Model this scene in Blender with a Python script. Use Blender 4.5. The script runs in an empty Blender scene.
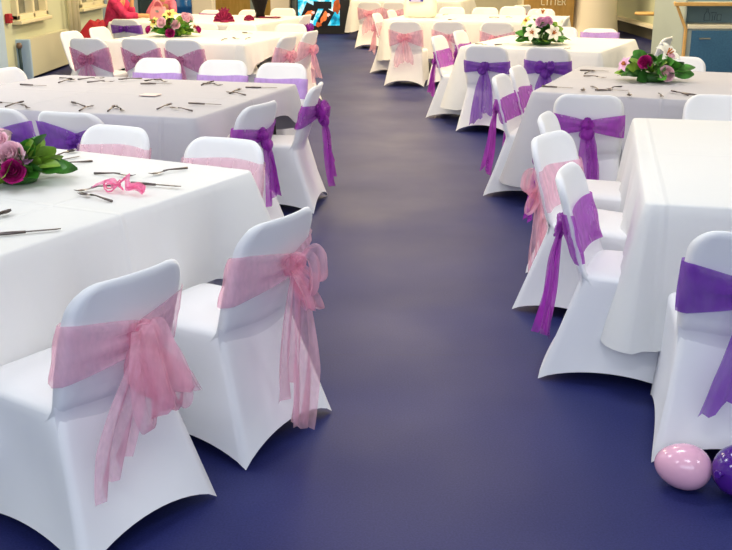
import bpy, bmesh, math, random
from math import sin, cos, pi, radians as RAD, sqrt, exp
from mathutils import Vector, Matrix, noise

S = bpy.context.scene
COL = S.collection

# ------------------------------------------------------------------ helpers
class MB:
    """collects geometry and links it as one mesh object"""
    def __init__(self):
        self.v = []; self.f = []; self.m = []
    def add(self, verts, faces, mi=0):
        o = len(self.v)
        self.v += [tuple(p) for p in verts]
        self.f += [tuple(i + o for i in q) for q in faces]
        self.m += [mi] * len(faces)
    def grid(self, rows, mi=0, closed_u=False):
        n = len(rows); m = len(rows[0]); vs = [p for r in rows for p in r]; fs = []
        for i in range(n - 1):
            for j in range(m if closed_u else m - 1):
                k = (j + 1) % m
                fs.append((i*m+j, i*m+k, (i+1)*m+k, (i+1)*m+j))
        self.add(vs, fs, mi)
    def box(self, c, s, rz=0.0, mi=0, M=None):
        hx, hy, hz = s[0]/2, s[1]/2, s[2]/2
        vs = []
        for z in (-hz, hz):
            for x, y in ((-hx,-hy),(hx,-hy),(hx,hy),(-hx,hy)):
                p = Vector((x*cos(rz)-y*sin(rz)+c[0], x*sin(rz)+y*cos(rz)+c[1], z+c[2]))
                vs.append(M @ p if M else p)
        self.add(vs, [(3,2,1,0),(4,5,6,7),(0,1,5,4),(1,2,6,5),(2,3,7,6),(3,0,4,7)], mi)
    def tube(self, pts, r, n=8, mi=0, caps=True):
        pts = [Vector(p) for p in pts]
        rs = r if isinstance(r, (list, tuple)) else [r]*len(pts)
        rows = []
        for i, p in enumerate(pts):
            t = (pts[min(i+1, len(pts)-1)] - pts[max(i-1, 0)]).normalized()
            up = Vector((0,0,1)) if abs(t.z) < .9 else Vector((1,0,0))
            a = t.cross(up).normalized(); b = t.cross(a)
            rows.append([p + (a*cos(2*pi*k/n) + b*sin(2*pi*k/n))*rs[i] for k in range(n)])
        self.grid(rows, mi, True)
        if caps:
            o = len(self.v)
            self.v += [tuple(p) for p in rows[0]] + [tuple(p) for p in rows[-1]]
            self.f.append(tuple(o+k for k in range(n))); self.f.append(tuple(o+n+n-1-k for k in range(n)))
            self.m += [mi, mi]
    def lathe(self, prof, c=(0,0,0), n=24, mi=0, rib=0.0, nrib=0):
        rows = []
        for r, z in prof:
            rows.append([(c[0]+r*(1+rib*sin(nrib*2*pi*k/n))*cos(2*pi*k/n), c[1]+r*(1+rib*sin(nrib*2*pi*k/n))*sin(2*pi*k/n), c[2]+z) for k in range(n)])
        self.grid(rows, mi, True)
    def build(self, name, mats, parent=None, smooth=True, weld=True):
        me = bpy.data.meshes.new(name)
        me.from_pydata(self.v, [], self.f)
        if not isinstance(mats, (list, tuple)): mats = [mats]
        for m in mats: me.materials.append(m)
        for p, mi in zip(me.polygons, self.m): p.material_index = mi
        bm = bmesh.new(); bm.from_mesh(me)
        if weld: bmesh.ops.remove_doubles(bm, verts=bm.verts, dist=1e-5)
        bmesh.ops.recalc_face_normals(bm, faces=bm.faces)
        bm.to_mesh(me); bm.free()
        if smooth:
            for p in me.polygons: p.use_smooth = True
        o = bpy.data.objects.new(name, me); COL.objects.link(o)
        if parent is not None: o.parent = parent
        return o

def bevel(o, w=.006, seg=2):
    m = o.modifiers.new('bevel', 'BEVEL'); m.width = w; m.segments = seg; m.limit_method = 'ANGLE'; m.angle_limit = RAD(35)
    for p in o.data.polygons: p.use_smooth = False
    return o

def empty(name, loc=(0,0,0), rz=0.0):
    o = bpy.data.objects.new(name, None); COL.objects.link(o)
    o.location = loc; o.rotation_euler = (0,0,rz); o.empty_display_size = .1
    return o

def tag(o, label=None, cat=None, group=None, kind=None):
    if label: o['label'] = label
    if cat: o['category'] = cat
    if group: o['group'] = group
    if kind: o['kind'] = kind
    return o

def copy_tree(o, parent=None):
    c = o.copy(); COL.objects.link(c); c.parent = parent
    for ch in list(o.children): copy_tree(ch, c)
    return c

# ------------------------------------------------------------------ materials
def mat(name, col, rough=.6, spec=.4, metal=0.0, sheen=0.0, bump=0.0, bscale=60, var=0.0, vscale=8, coat=0.0, sss=0.0, emit=0.0):
    m = bpy.data.materials.new(name); m.use_nodes = True
    nt = m.node_tree; b = nt.nodes['Principled BSDF']
    c = (*col, 1)
    b.inputs['Base Color'].default_value = c
    b.inputs['Roughness'].default_value = rough
    b.inputs['Specular IOR Level'].default_value = spec
    b.inputs['Metallic'].default_value = metal
    b.inputs['Sheen Weight'].default_value = sheen
    b.inputs['Coat Weight'].default_value = coat
    if emit:
        b.inputs['Emission Color'].default_value = c; b.inputs['Emission Strength'].default_value = emit
    tc = nt.nodes.new('ShaderNodeTexCoord')
    if var:
        n = nt.nodes.new('ShaderNodeTexNoise'); n.inputs['Scale'].default_value = vscale; n.inputs['Detail'].default_value = 3
        nt.links.new(tc.outputs['Object'], n.inputs['Vector'])
        r = nt.nodes.new('ShaderNodeValToRGB')
        r.color_ramp.elements[0].position = .3; r.color_ramp.elements[1].position = .7
        r.color_ramp.elements[0].color = tuple(max(0, x*(1-var)) for x in col) + (1,)
        r.color_ramp.elements[1].color = tuple(min(1, x*(1+var)) for x in col) + (1,)
        nt.links.new(n.outputs['Fac'], r.inputs['Fac']); nt.links.new(r.outputs['Color'], b.inputs['Base Color'])
    if bump:
        n = nt.nodes.new('ShaderNodeTexNoise'); n.inputs['Scale'].default_value = bscale; n.inputs['Detail'].default_value = 2
        nt.links.new(tc.outputs['Object'], n.inputs['Vector'])
        bp = nt.nodes.new('ShaderNodeBump'); bp.inputs['Strength'].default_value = bump; bp.inputs['Distance'].default_value = .02
        nt.links.new(n.outputs['Fac'], bp.inputs['Height']); nt.links.new(bp.outputs['Normal'], b.inputs['Normal'])
    return m

def organza(name, col, lo=.45, hi=.85):
    """sheer fabric: part see-through, part diffuse; folds thicken it"""
    m = bpy.data.materials.new(name); m.use_nodes = True
    nt = m.node_tree; N = nt.nodes; L = nt.links
    for n in list(N): N.remove(n)
    out = N.new('ShaderNodeOutputMaterial')
    tr = N.new('ShaderNodeBsdfTransparent')
    tr.inputs['Color'].default_value = tuple(.55+.45*c for c in col) + (1,)
    d = N.new('ShaderNodeBsdfPrincipled'); d.inputs['Base Color'].default_value = (*col, 1)
    d.inputs['Roughness'].default_value = .45; d.inputs['Specular IOR Level'].default_value = .5
    d.inputs['Sheen Weight'].default_value = .3
    tl = N.new('ShaderNodeBsdfTranslucent'); tl.inputs['Color'].default_value = (*col, 1)
    mx = N.new('ShaderNodeMixShader'); mx.inputs[0].default_value = .4
    L.new(d.outputs[0], mx.inputs[1]); L.new(tl.outputs[0], mx.inputs[2])
    tc = N.new('ShaderNodeTexCoord'); mp = N.new('ShaderNodeMapping'); mp.inputs['Scale'].default_value = (22, 22, 6)
    nz = N.new('ShaderNodeTexNoise'); nz.inputs['Scale'].default_value = 1.0; nz.inputs['Detail'].default_value = 3
    L.new(tc.outputs['Object'], mp.inputs['Vector']); L.new(mp.outputs[0], nz.inputs['Vector'])
    mr = N.new('ShaderNodeMapRange'); mr.inputs[1].default_value = .35; mr.inputs[2].default_value = .65
    mr.inputs[3].default_value = lo; mr.inputs[4].default_value = hi
    L.new(nz.outputs['Fac'], mr.inputs[0])
    ms = N.new('ShaderNodeMixShader')
    L.new(mr.outputs[0], ms.inputs[0]); L.new(tr.outputs[0], ms.inputs[1]); L.new(mx.outputs[0], ms.inputs[2])
    L.new(ms.outputs[0], out.inputs['Surface'])
    return m

def cloth_mat(name, col, creases):
    m = mat(name, col, .75, .2)
    nt = m.node_tree; N = nt.nodes; L = nt.links; b = N['Principled BSDF']
    tc = N.new('ShaderNodeTexCoord'); sx = N.new('ShaderNodeSeparateXYZ'); L.new(tc.outputs['Object'], sx.inputs[0])
    h = None
    for ax, per, off in creases:
        a = N.new('ShaderNodeMath'); a.operation = 'ADD'; a.inputs[1].default_value = off + 50*per
        L.new(sx.outputs[ax], a.inputs[0])
        pp = N.new('ShaderNodeMath'); pp.operation = 'PINGPONG'; pp.inputs[1].default_value = per
        L.new(a.outputs[0], pp.inputs[0])
        mr = N.new('ShaderNodeMapRange'); mr.interpolation_type = 'SMOOTHSTEP'
        mr.inputs[1].default_value = 0; mr.inputs[2].default_value = .02; mr.inputs[3].default_value = 1; mr.inputs[4].default_value = 0
        L.new(pp.outputs[0], mr.inputs[0])
        if h is None: h = mr.outputs[0]
        else:
            mx = N.new('ShaderNodeMath'); mx.operation = 'MAXIMUM'; L.new(h, mx.inputs[0]); L.new(mr.outputs[0], mx.inputs[1]); h = mx.outputs[0]
    nz = N.new('ShaderNodeTexNoise'); nz.inputs['Scale'].default_value = 7; nz.inputs['Detail'].default_value = 3
    L.new(tc.outputs['Object'], nz.inputs['Vector'])
    ad = N.new('ShaderNodeMath'); ad.operation = 'ADD'; L.new(h, ad.inputs[0]); L.new(nz.outputs['Fac'], ad.inputs[1])
    bp = N.new('ShaderNodeBump'); bp.inputs['Strength'].default_value = .3; bp.inputs['Distance'].default_value = .012
    L.new(ad.outputs[0], bp.inputs['Height']); L.new(bp.outputs['Normal'], b.inputs['Normal'])
    return m

def floor_mat():
    m = mat('floor vinyl', (.035,.035,.13), .3, .32)
    nt = m.node_tree; N = nt.nodes; L = nt.links; b = N['Principled BSDF']
    tc = N.new('ShaderNodeTexCoord')
    n1 = N.new('ShaderNodeTexNoise'); n1.inputs['Scale'].default_value = 150; n1.inputs['Detail'].default_value = 2
    n2 = N.new('ShaderNodeTexNoise'); n2.inputs['Scale'].default_value = 1.3; n2.inputs['Detail'].default_value = 4
    L.new(tc.outputs['Object'], n1.inputs['Vector']); L.new(tc.outputs['Object'], n2.inputs['Vector'])
    r = N.new('ShaderNodeValToRGB'); e = r.color_ramp.elements
    e[0].position = .3; e[0].color = (.009,.014,.095,1); e[1].position = .75; e[1].color = (.023,.029,.155,1)
    L.new(n1.outputs['Fac'], r.inputs['Fac'])
    # welded seams between the vinyl sheets
    sx = N.new('ShaderNodeSeparateXYZ'); L.new(tc.outputs['Object'], sx.inputs[0])
    pp = N.new('ShaderNodeMath'); pp.operation = 'PINGPONG'; pp.inputs[1].default_value = 1.0
    L.new(sx.outputs[1], pp.inputs[0])
    lt = N.new('ShaderNodeMath'); lt.operation = 'LESS_THAN'; lt.inputs[1].default_value = .003; L.new(pp.outputs[0], lt.inputs[0])
    mx = N.new('ShaderNodeMixRGB'); mx.inputs[2].default_value = (.02,.022,.07,1)
    ml = N.new('ShaderNodeMath'); ml.operation = 'MULTIPLY'; ml.inputs[1].default_value = .5; L.new(lt.outputs[0], ml.inputs[0])
    L.new(ml.outputs[0], mx.inputs[0]); L.new(r.outputs[0], mx.inputs[1]); L.new(mx.outputs[0], b.inputs['Base Color'])
    mr = N.new('ShaderNodeMapRange'); mr.inputs[1].default_value = .3; mr.inputs[2].default_value = .7
    mr.inputs[3].default_value = .48; mr.inputs[4].default_value = .58
    L.new(n2.outputs['Fac'], mr.inputs[0]); L.new(mr.outputs[0], b.inputs['Roughness'])
    bp = N.new('ShaderNodeBump'); bp.inputs['Strength'].default_value = .06; bp.inputs['Distance'].default_value = .003
    L.new(n1.outputs['Fac'], bp.inputs['Height']); L.new(bp.outputs['Normal'], b.inputs['Normal'])
    return m

def wood_mat(name, a, c, sc=(2,30,2)):
    m = mat(name, a, .45, .4)
    nt = m.node_tree; N = nt.nodes; L = nt.links; b = N['Principled BSDF']
    tc = N.new('ShaderNodeTexCoord'); mp = N.new('ShaderNodeMapping'); mp.inputs['Scale'].default_value = sc
    n = N.new('ShaderNodeTexNoise'); n.inputs['Scale'].default_value = 3; n.inputs['Detail'].default_value = 5
    r = N.new('ShaderNodeValToRGB'); r.color_ramp.elements[0].color = (*a,1); r.color_ramp.elements[1].color = (*c,1)
    r.color_ramp.elements[0].position = .35; r.color_ramp.elements[1].position = .7
    L.new(tc.outputs['Object'], mp.inputs[0]); L.new(mp.outputs[0], n.inputs['Vector']); L.new(n.outputs['Fac'], r.inputs['Fac']); L.new(r.outputs[0], b.inputs['Base Color'])
    return m

M = {}
M['spandex'] = mat('white stretch fabric', (.86,.86,.885), .55, .3, sheen=.25, bump=.05, bscale=9)
M['floor'] = floor_mat()
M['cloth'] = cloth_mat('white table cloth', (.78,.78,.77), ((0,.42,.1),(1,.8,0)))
M['cloth_shaded'] = cloth_mat('shaded white table cloth', (.52,.51,.55), ((0,.5,.2),(1,.8,0)))  # same white cloth, with the shade on it put into a darker colour
M['purple'] = organza('purple organza', (.50,.04,.60), .34, .64)
M['violet'] = organza('violet organza', (.27,.045,.56), .42, .72)
M['lilac'] = organza('lilac organza', (.60,.38,.82), .45, .65)
M['pink'] = organza('pink organza', (1.0,.64,.76), .28, .56)
M['rose'] = organza('rose organza', (.74,.32,.56), .25, .58)
M['blush'] = organza('blush organza', (.95,.62,.72), .16, .32)
M['mauve'] = organza('mauve organza', (.45,.20,.50), .55, .85)
M['burgundy'] = mat('burgundy fabric', (.30,.012,.075), .6, .3, var=.4, vscale=30)
M['steel'] = mat('cutlery steel', (.15,.125,.12), .28, .5, metal=1.0)
M['chrome'] = mat('steel tube', (.45,.45,.46), .3, .5, metal=1.0)
M['leaf'] = mat('green leaf', (.06,.24,.025), .45, .4, var=.6, vscale=14)
M['leaf_light'] = mat('light green leaf', (.20,.36,.035), .45, .4, var=.4, vscale=14)
M['leaf_dark'] = mat('dark green leaf', (.03,.12,.02), .45, .4, var=.5, vscale=14)
M['bloom_pink'] = mat('pale pink petals', (1.0,.60,.69), .6, .2, var=.15, vscale=25)
M['bloom_magenta'] = mat('magenta petals', (.48,.015,.20), .6, .2, var=.3, vscale=25)
M['bloom_white'] = mat('white petals', (.88,.86,.74), .6, .2)
M['bloom_yellow'] = mat('yellow green petals', (.80,.78,.25), .6, .2)
M['bloom_orchid'] = mat('orchid pink petals', (.86,.50,.72), .6, .2, var=.2, vscale=25)
M['stamen'] = mat('stamen', (.5,.16,.03), .6)
M['wall_cream'] = mat('cream wall paint', (.72,.68,.52), .8, .2, var=.03)
M['wall_white'] = mat('cream ceiling paint', (.82,.76,.62), .9, .2)
M['wall_green'] = mat('pale green wall paint', (.62,.66,.50), .8, .2)
M['wall_blue'] = mat('grey blue wall paint', (.28,.36,.47), .8, .2)
M['pillar_blue'] = mat('pale blue pillar paint', (.45,.60,.80), .7, .2)
M['column'] = mat('cream column paint', (.78,.72,.61), .8, .2)
M['skirt'] = mat('dark skirting', (.10,.095,.075), .6)
M['frame'] = mat('cream window frame', (.80,.74,.52), .5)
M['glassdark'] = mat('dim window glass', (.16,.17,.14), .1, .6, var=.5, vscale=3)
M['red'] = mat('red plastic', (.42,.012,.03), .5)
M['radiator'] = mat('radiator enamel', (.66,.65,.50), .45, .4)
M['radiator_end'] = mat('radiator side enamel', (.42,.58,.82), .45, .4)
M['dark'] = mat('dark teal shade', (.02,.05,.07), .6)
M['black'] = mat('black plastic', (.008,.008,.009), .4, .4)
M['blackhair'] = mat('black glaze', (.006,.004,.005), .6, .15, bump=.5, bscale=40)
M['oak'] = wood_mat('oak veneer', (.50,.29,.07), (.62,.38,.11))
M['door_wood'] = wood_mat('yellow door veneer', (.60,.36,.07), (.70,.45,.11), (6,6,1))
M['trim_wood'] = wood_mat('pine trim', (.60,.36,.12), (.70,.45,.18))
M['bin_wood'] = wood_mat('bin veneer', (.36,.21,.055), (.46,.28,.08), (4,4,.7))
M['letter'] = mat('pale lettering', (.80,.74,.55), .6)
M['blue_panel'] = mat('blue cupboard laminate', (.045,.145,.30), .5, .3, var=.12, vscale=40)
M['blue_recess'] = mat('grey blue back panel', (.20,.32,.42), .5, .3)
M['grey_panel'] = mat('grey blue side panel', (.42,.50,.50), .6, .3)
M['counter'] = mat('cream worktop', (.78,.76,.66), .4, .4)
M['etch'] = mat('dark line drawing', (.05,.10,.16), .6)
M['drum'] = mat('glossy blue plastic', (.008,.10,.36), .25, .6)
M['brownwood'] = mat('brown varnished wood', (.16,.10,.075), .35, .5)
M['skin'] = mat('skin', (.58,.32,.15), .55, .35, sss=.1)
M['hair'] = mat('dark brown hair', (.035,.018,.012), .5, .4, bump=.4, bscale=60)
M['jacket'] = mat('raspberry knit', (.56,.035,.12), .75, .2, var=.35, vscale=12)
M['pinktop'] = mat('pink blouse', (.66,.16,.25), .75, .2, var=.2, vscale=12)
M['trouser'] = mat('dark trousers', (.03,.03,.045), .8)
M['bag'] = mat('pink handbag leather', (.74,.26,.30), .45, .4, var=.1)
M['balloon_pink'] = mat('pink balloon rubber', (.92,.50,.66), .18, .6, coat=.3)
M['balloon_purple'] = mat('purple balloon rubber', (.075,.01,.27), .15, .6, coat=.4)
M['print_blue'] = mat('blue print', (.06,.06,.42), .5)
M['print_lilac'] = mat('lilac print', (.50,.48,.80), .5)
M['paper'] = mat('cream white plastic', (.86,.83,.70), .5, .3)
M['card'] = mat('pale pink card', (.80,.66,.62), .7)
M['eye'] = mat('eye white', (.8,.8,.78), .3); M['iris'] = mat('iris', (.05,.03,.02), .3)
M['lip'] = mat('lips', (.45,.12,.12), .5)
M['lamp'] = mat('lamp diffuser', (1,.95,.82), .6, emit=2.0)

# ------------------------------------------------------------------ the room
def struct(o, label=None): o['kind'] = 'structure'; return o
XL, XR, YB, YF, ZC = -4.68, 5.75, 24.2, -1.2, 3.2
b = MB(); b.add([(-7,-3,0),(9,-3,0),(9,26,0),(-7,26,0)], [(0,1,2,3)]); struct(b.build('floor', M['floor'], smooth=False))
b = MB(); b.add([(-7,-3,ZC),(9,-3,ZC),(9,26,ZC),(-7,26,ZC)], [(3,2,1,0)]); struct(b.build('ceiling', M['wall_white'], smooth=False))
b = MB()   # left wall with two window openings
WY = [(13.62,14.95),(16.7,18.2)]; z0, z1 = .80, 2.5
ys = [YF] + [y for p in WY for y in p] + [YB]
for i in range(len(ys)-1):
    ya, yb = ys[i], ys[i+1]
    if (ya, yb) in WY:
        b.box((XL-.1,(ya+yb)/2,z0/2),(.2,yb-ya,z0)); b.box((XL-.1,(ya+yb)/2,(z1+ZC)/2),(.2,yb-ya,ZC-z1))
    else: b.box((XL-.1,(ya+yb)/2,ZC/2),(.2,yb-ya,ZC))
struct(b.build('wall_left', M['wall_green'], smooth=False))
for n, (ya, yb) in enumerate(WY):
    b = MB(); ym = (ya+yb)/2
    w = empty('window_%d' % (n+1), (XL, ym, z0)); struct(w)
    def fr(y, z, sy, sz): b.box((.02, y, z), (.12, sy, sz))
    H = z1-z0; W = yb-ya
    fr(0,.03,W,.07); fr(0,H-.03,W,.07); fr(-W/2+.04,H/2,.08,H); fr(W/2-.04,H/2,.08,H); fr(.04,H/2,.07,H)
    bevel(b.build('window_frame', M['frame'], w), .008)
    for s, c in ((-1,'glassdark'),(1,'glassdark')):
        g = MB(); g.box((-.03, s*W/4, H/2), (.012, W/2-.06, H-.1)); g.build('window_pane', M[c], w, smooth=False)
    g = MB(); g.box((.06, 0, -.03), (.14, W+.04, .05)); bevel(g.build('window_sill', M['frame'], w), .01)
b = MB(); b.box((-4.6,YB+.1,ZC/2),(4.9,.2,ZC)); struct(b.build('wall_back', M['wall_blue'], smooth=False))
b = MB(); b.box((2.2,YB+.1,ZC/2),(8.7,.2,ZC)); struct(b.build('wall_back', M['wall_cream'], smooth=False))
b = MB(); b.box((XR+.1,(YF+YB)/2,ZC/2),(.2,YB-YF,ZC)); struct(b.build('wall_right', M['wall_green'], smooth=False))
b = MB(); b.box((XR-.03,(17+YB)/2,.11),(.06,YB-17,.22)); struct(b.build('baseboard_right', M['skirt'], smooth=False))
b = MB(); b.box((XR-.10,(17+YB)/2,.27),(.20,YB-17,.05)); struct(b.build('trim_1', M['wall_white'], smooth=False))
b = MB(); b.box((XL+.02,(14+YB)/2,.06),(.04,YB-14,.12)); struct(b.build('baseboard_left', M['skirt'], smooth=False))
b = MB(); b.box((-4.78,12.0,ZC/2),(.95,.5,ZC)); struct(bevel(b.build('trim_2', M['pillar_blue']), .02))
# double wooden doors on the back wall
d = empty('door_1', (-2.6, YB-.03, 0)); struct(d)
for s in (-1, 1):
    b = MB(); b.box((s*.52,0,1.02),(1.0,.05,2.04)); l = bevel(b.build('door_leaf', M['door_wood'], d), .006)
b = MB(); b.box((-.02,-.03,1.02),(.16,.03,2.04)); b.build('astragal', M['grey_panel'], d, smooth=False)
b = MB()
for s in (-1,1): b.box((s*1.09,-.01,1.06),(.10,.10,2.12))
b.box((0,-.01,2.10),(2.28,.10,.10)); bevel(b.build('door_frame', M['column'], d), .006)
d = empty('door_2', (XL+.02, 22.4, 0)); struct(d)
b = MB(); b.box((.01,0,1.02),(.05,2.4,2.04)); bevel(b.build('door_leaf', M['dark'], d), .006)
b = MB(); b.tube([(.05,-.9,.95),(.08,-.9,1.0),(.08,-.9,1.15),(.05,-.9,1.2)], .012); b.build('door_handle', M['chrome'], d)
b = MB(); b.box((XL+.008,19.75,ZC/2),(.016,2.8,ZC)); struct(b.build('trim_8', M['wall_blue'], smooth=False))
# columns
def column(x, y, sx, sy, name, m):
    b = MB(); b.box((x,y,ZC/2),(sx,sy,ZC)); return struct(bevel(b.build(name, m), .02))
column(-3.12,19.9,.40,.40,'trim_3',M['column'])
column(-1.86,22.6,.42,.42,'trim_4',M['column'])
column(-1.50,22.9,.30,.30,'trim_5',M['grey_panel'])
b = MB(); b.lathe([(.54,0),(.50,.05),(.47,.25),(.44,.6),(.43,1.2),(.43,ZC)], (4.70,21.2,0), 32); struct(b.build('trim_6', M['column']))
column(4.92,16.55,.09,.09,'trim_7',M['wall_white'])

# ------------------------------------------------------------------ furniture of the background
def radiator():
    r = empty('radiator', (XL+.005, 14.72, -.06)); tag(r, 'cream panel radiator with blue end cap under the left windows', 'radiator')
    b = MB(); W = 2.0
    n = 30; rows = []
    for i in range(n*2+1):
        y = -W/2 + W*i/(n*2); x = .12 + (.012 if i % 2 else 0)
        rows.append([(x,y,.10),(x,y,.60)])
    b.grid(rows); b.box((.06,0,.35),(.10,W,.5)); b.build('panel', M['radiator'], r, smooth=False)
    b = MB(); b.box((.07,-W/2-.03,.35),(.22,.06,.52)); bevel(b.build('end_cap', M['radiator_end'], r), .01)
    b = MB(); b.tube([(.06,-W/2-.12,.0),(.06,-W/2-.12,.5)], .022); b.build('pipe', M['dark'], r)
    b = MB(); b.lathe([(0,-.03),(.03,-.03),(.04,0),(.03,.04),(0,.045)], (.06,-W/2-.12,.53), 12); b.build('valve', M['brownwood'], r)
radiator()
p = empty('pipe_run', (XL+.10, 15.95, 0)); tag(p, 'white vertical heating pipes rising beside the left windows', 'pipe')
for k in range(3):
    b = MB(); b.tube([(0,k*.22,0),(0,k*.22,ZC-.02)], .035 if k != 1 else .05, 12); b.build('pipe', M['frame'], p)
b = MB(); b.box((0,0,0),(.06,.12,.12)); b.lathe([(.03,-.005),(.03,.01),(0,.012)], (.03,0,0), 12)
o = bevel(b.build('alarm_box', M['red']), .008); o.location = (XL+.035, 13.40, .84); tag(o, 'small red alarm call point below the window frame by the blue pillar', 'alarm')
# grey-framed picture beyond the pipes
f = empty('wall_picture', (XL+.02, 18.9, .95)); tag(f, 'small framed picture with orange patch on the far left wall', 'picture')
b = MB(); b.box((.01,0,0),(.04,.5,.6)); bevel(b.build('picture_frame', M['frame'], f), .006)
b = MB(); b.box((.035,0,0),(.01,.4,.5)); b.build('backing', M['wall_blue'], f, smooth=False)
b = MB(); b.lathe([(0,0),(.08,.0),(.10,.10),(.05,.18),(0,.2)], (.05,0,-.2), 14); o = b.build('patch', M['stamen'], f)

# display cabinet with the bright screen
def display():
    t = empty('display_cabinet', (-.97, 21.9, 0)); tag(t, 'black display cabinet with glowing blue screen at the end of the aisle', 'screen')
    W = 1.12; t.rotation_euler = (0,0,RAD(2))
    b = MB(); b.box((.06,.22,.95),(W,.44,1.9)); bevel(b.build('casing', M['black'], t), .01)
    sm = bpy.data.materials.new('screen picture'); sm.use_nodes = True; nt = sm.node_tree; N = nt.nodes; L = nt.links
    bs = N['Principled BSDF']; bs.inputs['Roughness'].default_value = .2
    tc = N.new('ShaderNodeTexCoord'); nz = N.new('ShaderNodeTexNoise'); nz.inputs['Scale'].default_value = 5; nz.inputs['Detail'].default_value = 4
    L.new(tc.outputs['Object'], nz.inputs['Vector']); r = N.new('ShaderNodeValToRGB'); e = r.color_ramp.elements
    e[0].position = .36; e[0].color = (.0,.12,.25,1); e[1].position = .68; e[1].color = (.75,.95,1,1)
    k = r.color_ramp.elements.new(.5); k.color = (.01,.42,.68,1)
    L.new(nz.outputs['Fac'], r.inputs['Fac']); L.new(r.outputs[0], bs.inputs['Base Color']); L.new(r.outputs[0], bs.inputs['Emission Color'])
    bs.inputs['Emission Strength'].default_value = .75
    b = MB(); b.box((-.03,-.004,.92),(.88,.012,1.48)); s = b.build('screen', sm, t, smooth=False)
    flat = mat('screen black', (.004,.004,.005), .3); org = mat('screen orange', (.75,.16,.04), .4, emit=.5, var=.5, vscale=14); pk = mat('screen pink', (.85,.55,.6), .4, emit=.4)
    hand = mat('screen rust', (.38,.07,.01), .4, emit=.35, var=.5, vscale=10)
    def quad(cx, cz, w, h, a, y=-.013):
        b = MB(); p = []
        for sx, sz in ((-1,-1),(1,-1),(1,1),(-1,1)):
            x, z = sx*w/2, sz*h/2
            p.append((cx+x*cos(a)-z*sin(a), y, cz+x*sin(a)+z*cos(a)))
        b.add(p, [(0,1,2,3)]); return b
    def blob(cx, cz, rx, rz, a, y=-.016, n=26, wob=.25, sd=1):
        rr = random.Random(sd); ph = rr.random()*6; p = []
        for k in range(n):
            t_ = 2*pi*k/n; q = 1+wob*sin(3*t_+ph)*.5+wob*.5*sin(5*t_+2*ph)
            x, z = rx*q*cos(t_), rz*q*sin(t_)
            p.append((cx+x*cos(a)-z*sin(a), y, cz+x*sin(a)+z*cos(a)))
        b = MB(); b.add(p, [tuple(range(n))]); return b
    for bb, nm, m in ((quad(-.22,.47,.27,.30,-.42),'picture_tablet',flat),(quad(.10,.33,.24,.40,-.50),'picture_tablet',flat),(quad(.05,.60,.38,.15,-.02,-.0145),'picture_bar',flat),
                      (blob(-.23,.43,.075,.06,.3,sd=2),'picture_shape',org),(blob(.08,.35,.055,.13,-.5,sd=3),'picture_shape',org),(blob(.17,.40,.035,.035,0,sd=4),'picture_spot',pk),(blob(-.15,.45,.035,.03,0,y=-.019,sd=6),'picture_spot',pk),
                      (blob(.35,.58,.075,.16,-.1,sd=5),'picture_hand',hand),(blob(-.04,.20,.06,.05,0,sd=7),'picture_hand',hand)):
        bb.build(nm, m, s, smooth=False)
display()

# litter bin housing with lettering
GLYPH = {'L':[((0,1),(0,0)),((0,0),(.6,0))],'I':[((.3,1),(.3,0))],'T':[((0,1),(.7,1)),((.35,1),(.35,0))],'E':[((0,1),(0,0)),((0,0),(.6,0)),((0,.5),(.5,.5)),((0,1),(.6,1))],
 'R':[((0,0),(0,1)),((0,1),(.5,1)),((.5,1),(.6,.75)),((.6,.75),(.5,.5)),((.5,.5),(0,.5)),((.3,.5),(.65,0))]}
def litter():
    t = empty('litter_bin', (3.70, 20.9, 0)); tag(t, 'tall wooden litter bin housing with pale lettering beside the cream column', 'bin')
    b = MB(); b.box((0,.3,.62),(1.02,.6,1.24)); bevel(b.build('housing', M['bin_wood'], t), .01)
    b = MB(); x = -.16; h = .115
    for ch in 'LITTER':
        for (a, c) in GLYPH[ch]:
            p0 = Vector((x+a[0]*h*.85, -.006, .655+a[1]*h)); p1 = Vector((x+c[0]*h*.85, -.006, .655+c[1]*h))
            d = (p1-p0); n = Vector((-d.z,0,d.x)).normalized()*.009; d = d.normalized()*.009
            b.add([p0-d+n, p0-d-n, p1+d-n, p1+d+n], [(0,1,2,3)])
        x += h*(.85*.75+.12) if ch != 'I' else h*.62
    b.build('lettering', M['letter'], t, smooth=False)
    b = MB(); b.box((-.52,.3,.6),(.05,.56,1.2)); b.build('side_trim', M['letter'], t, smooth=False)
litter()

def stand():
    t = empty('pedestal_stand', (4.93,17.3,0)); tag(t, 'steel post with a small round wooden top by the right wall', 'stand')
    b = MB(); b.tube([(0,0,.02),(0,0,1.3)], .022, 12); b.build('post', M['chrome'], t)
    b = MB(); b.lathe([(0,0),(.18,0),(.18,.012),(.03,.03),(0,.03)], (0,0,0), 20); b.build('base', M['chrome'], t)
    b = MB(); b.lathe([(0,0),(.21,0),(.225,.012),(.225,.035),(.21,.045),(0,.045)], (-.2,0,.66), 28); b.build('top', M['trim_wood'], t)
stand()

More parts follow.
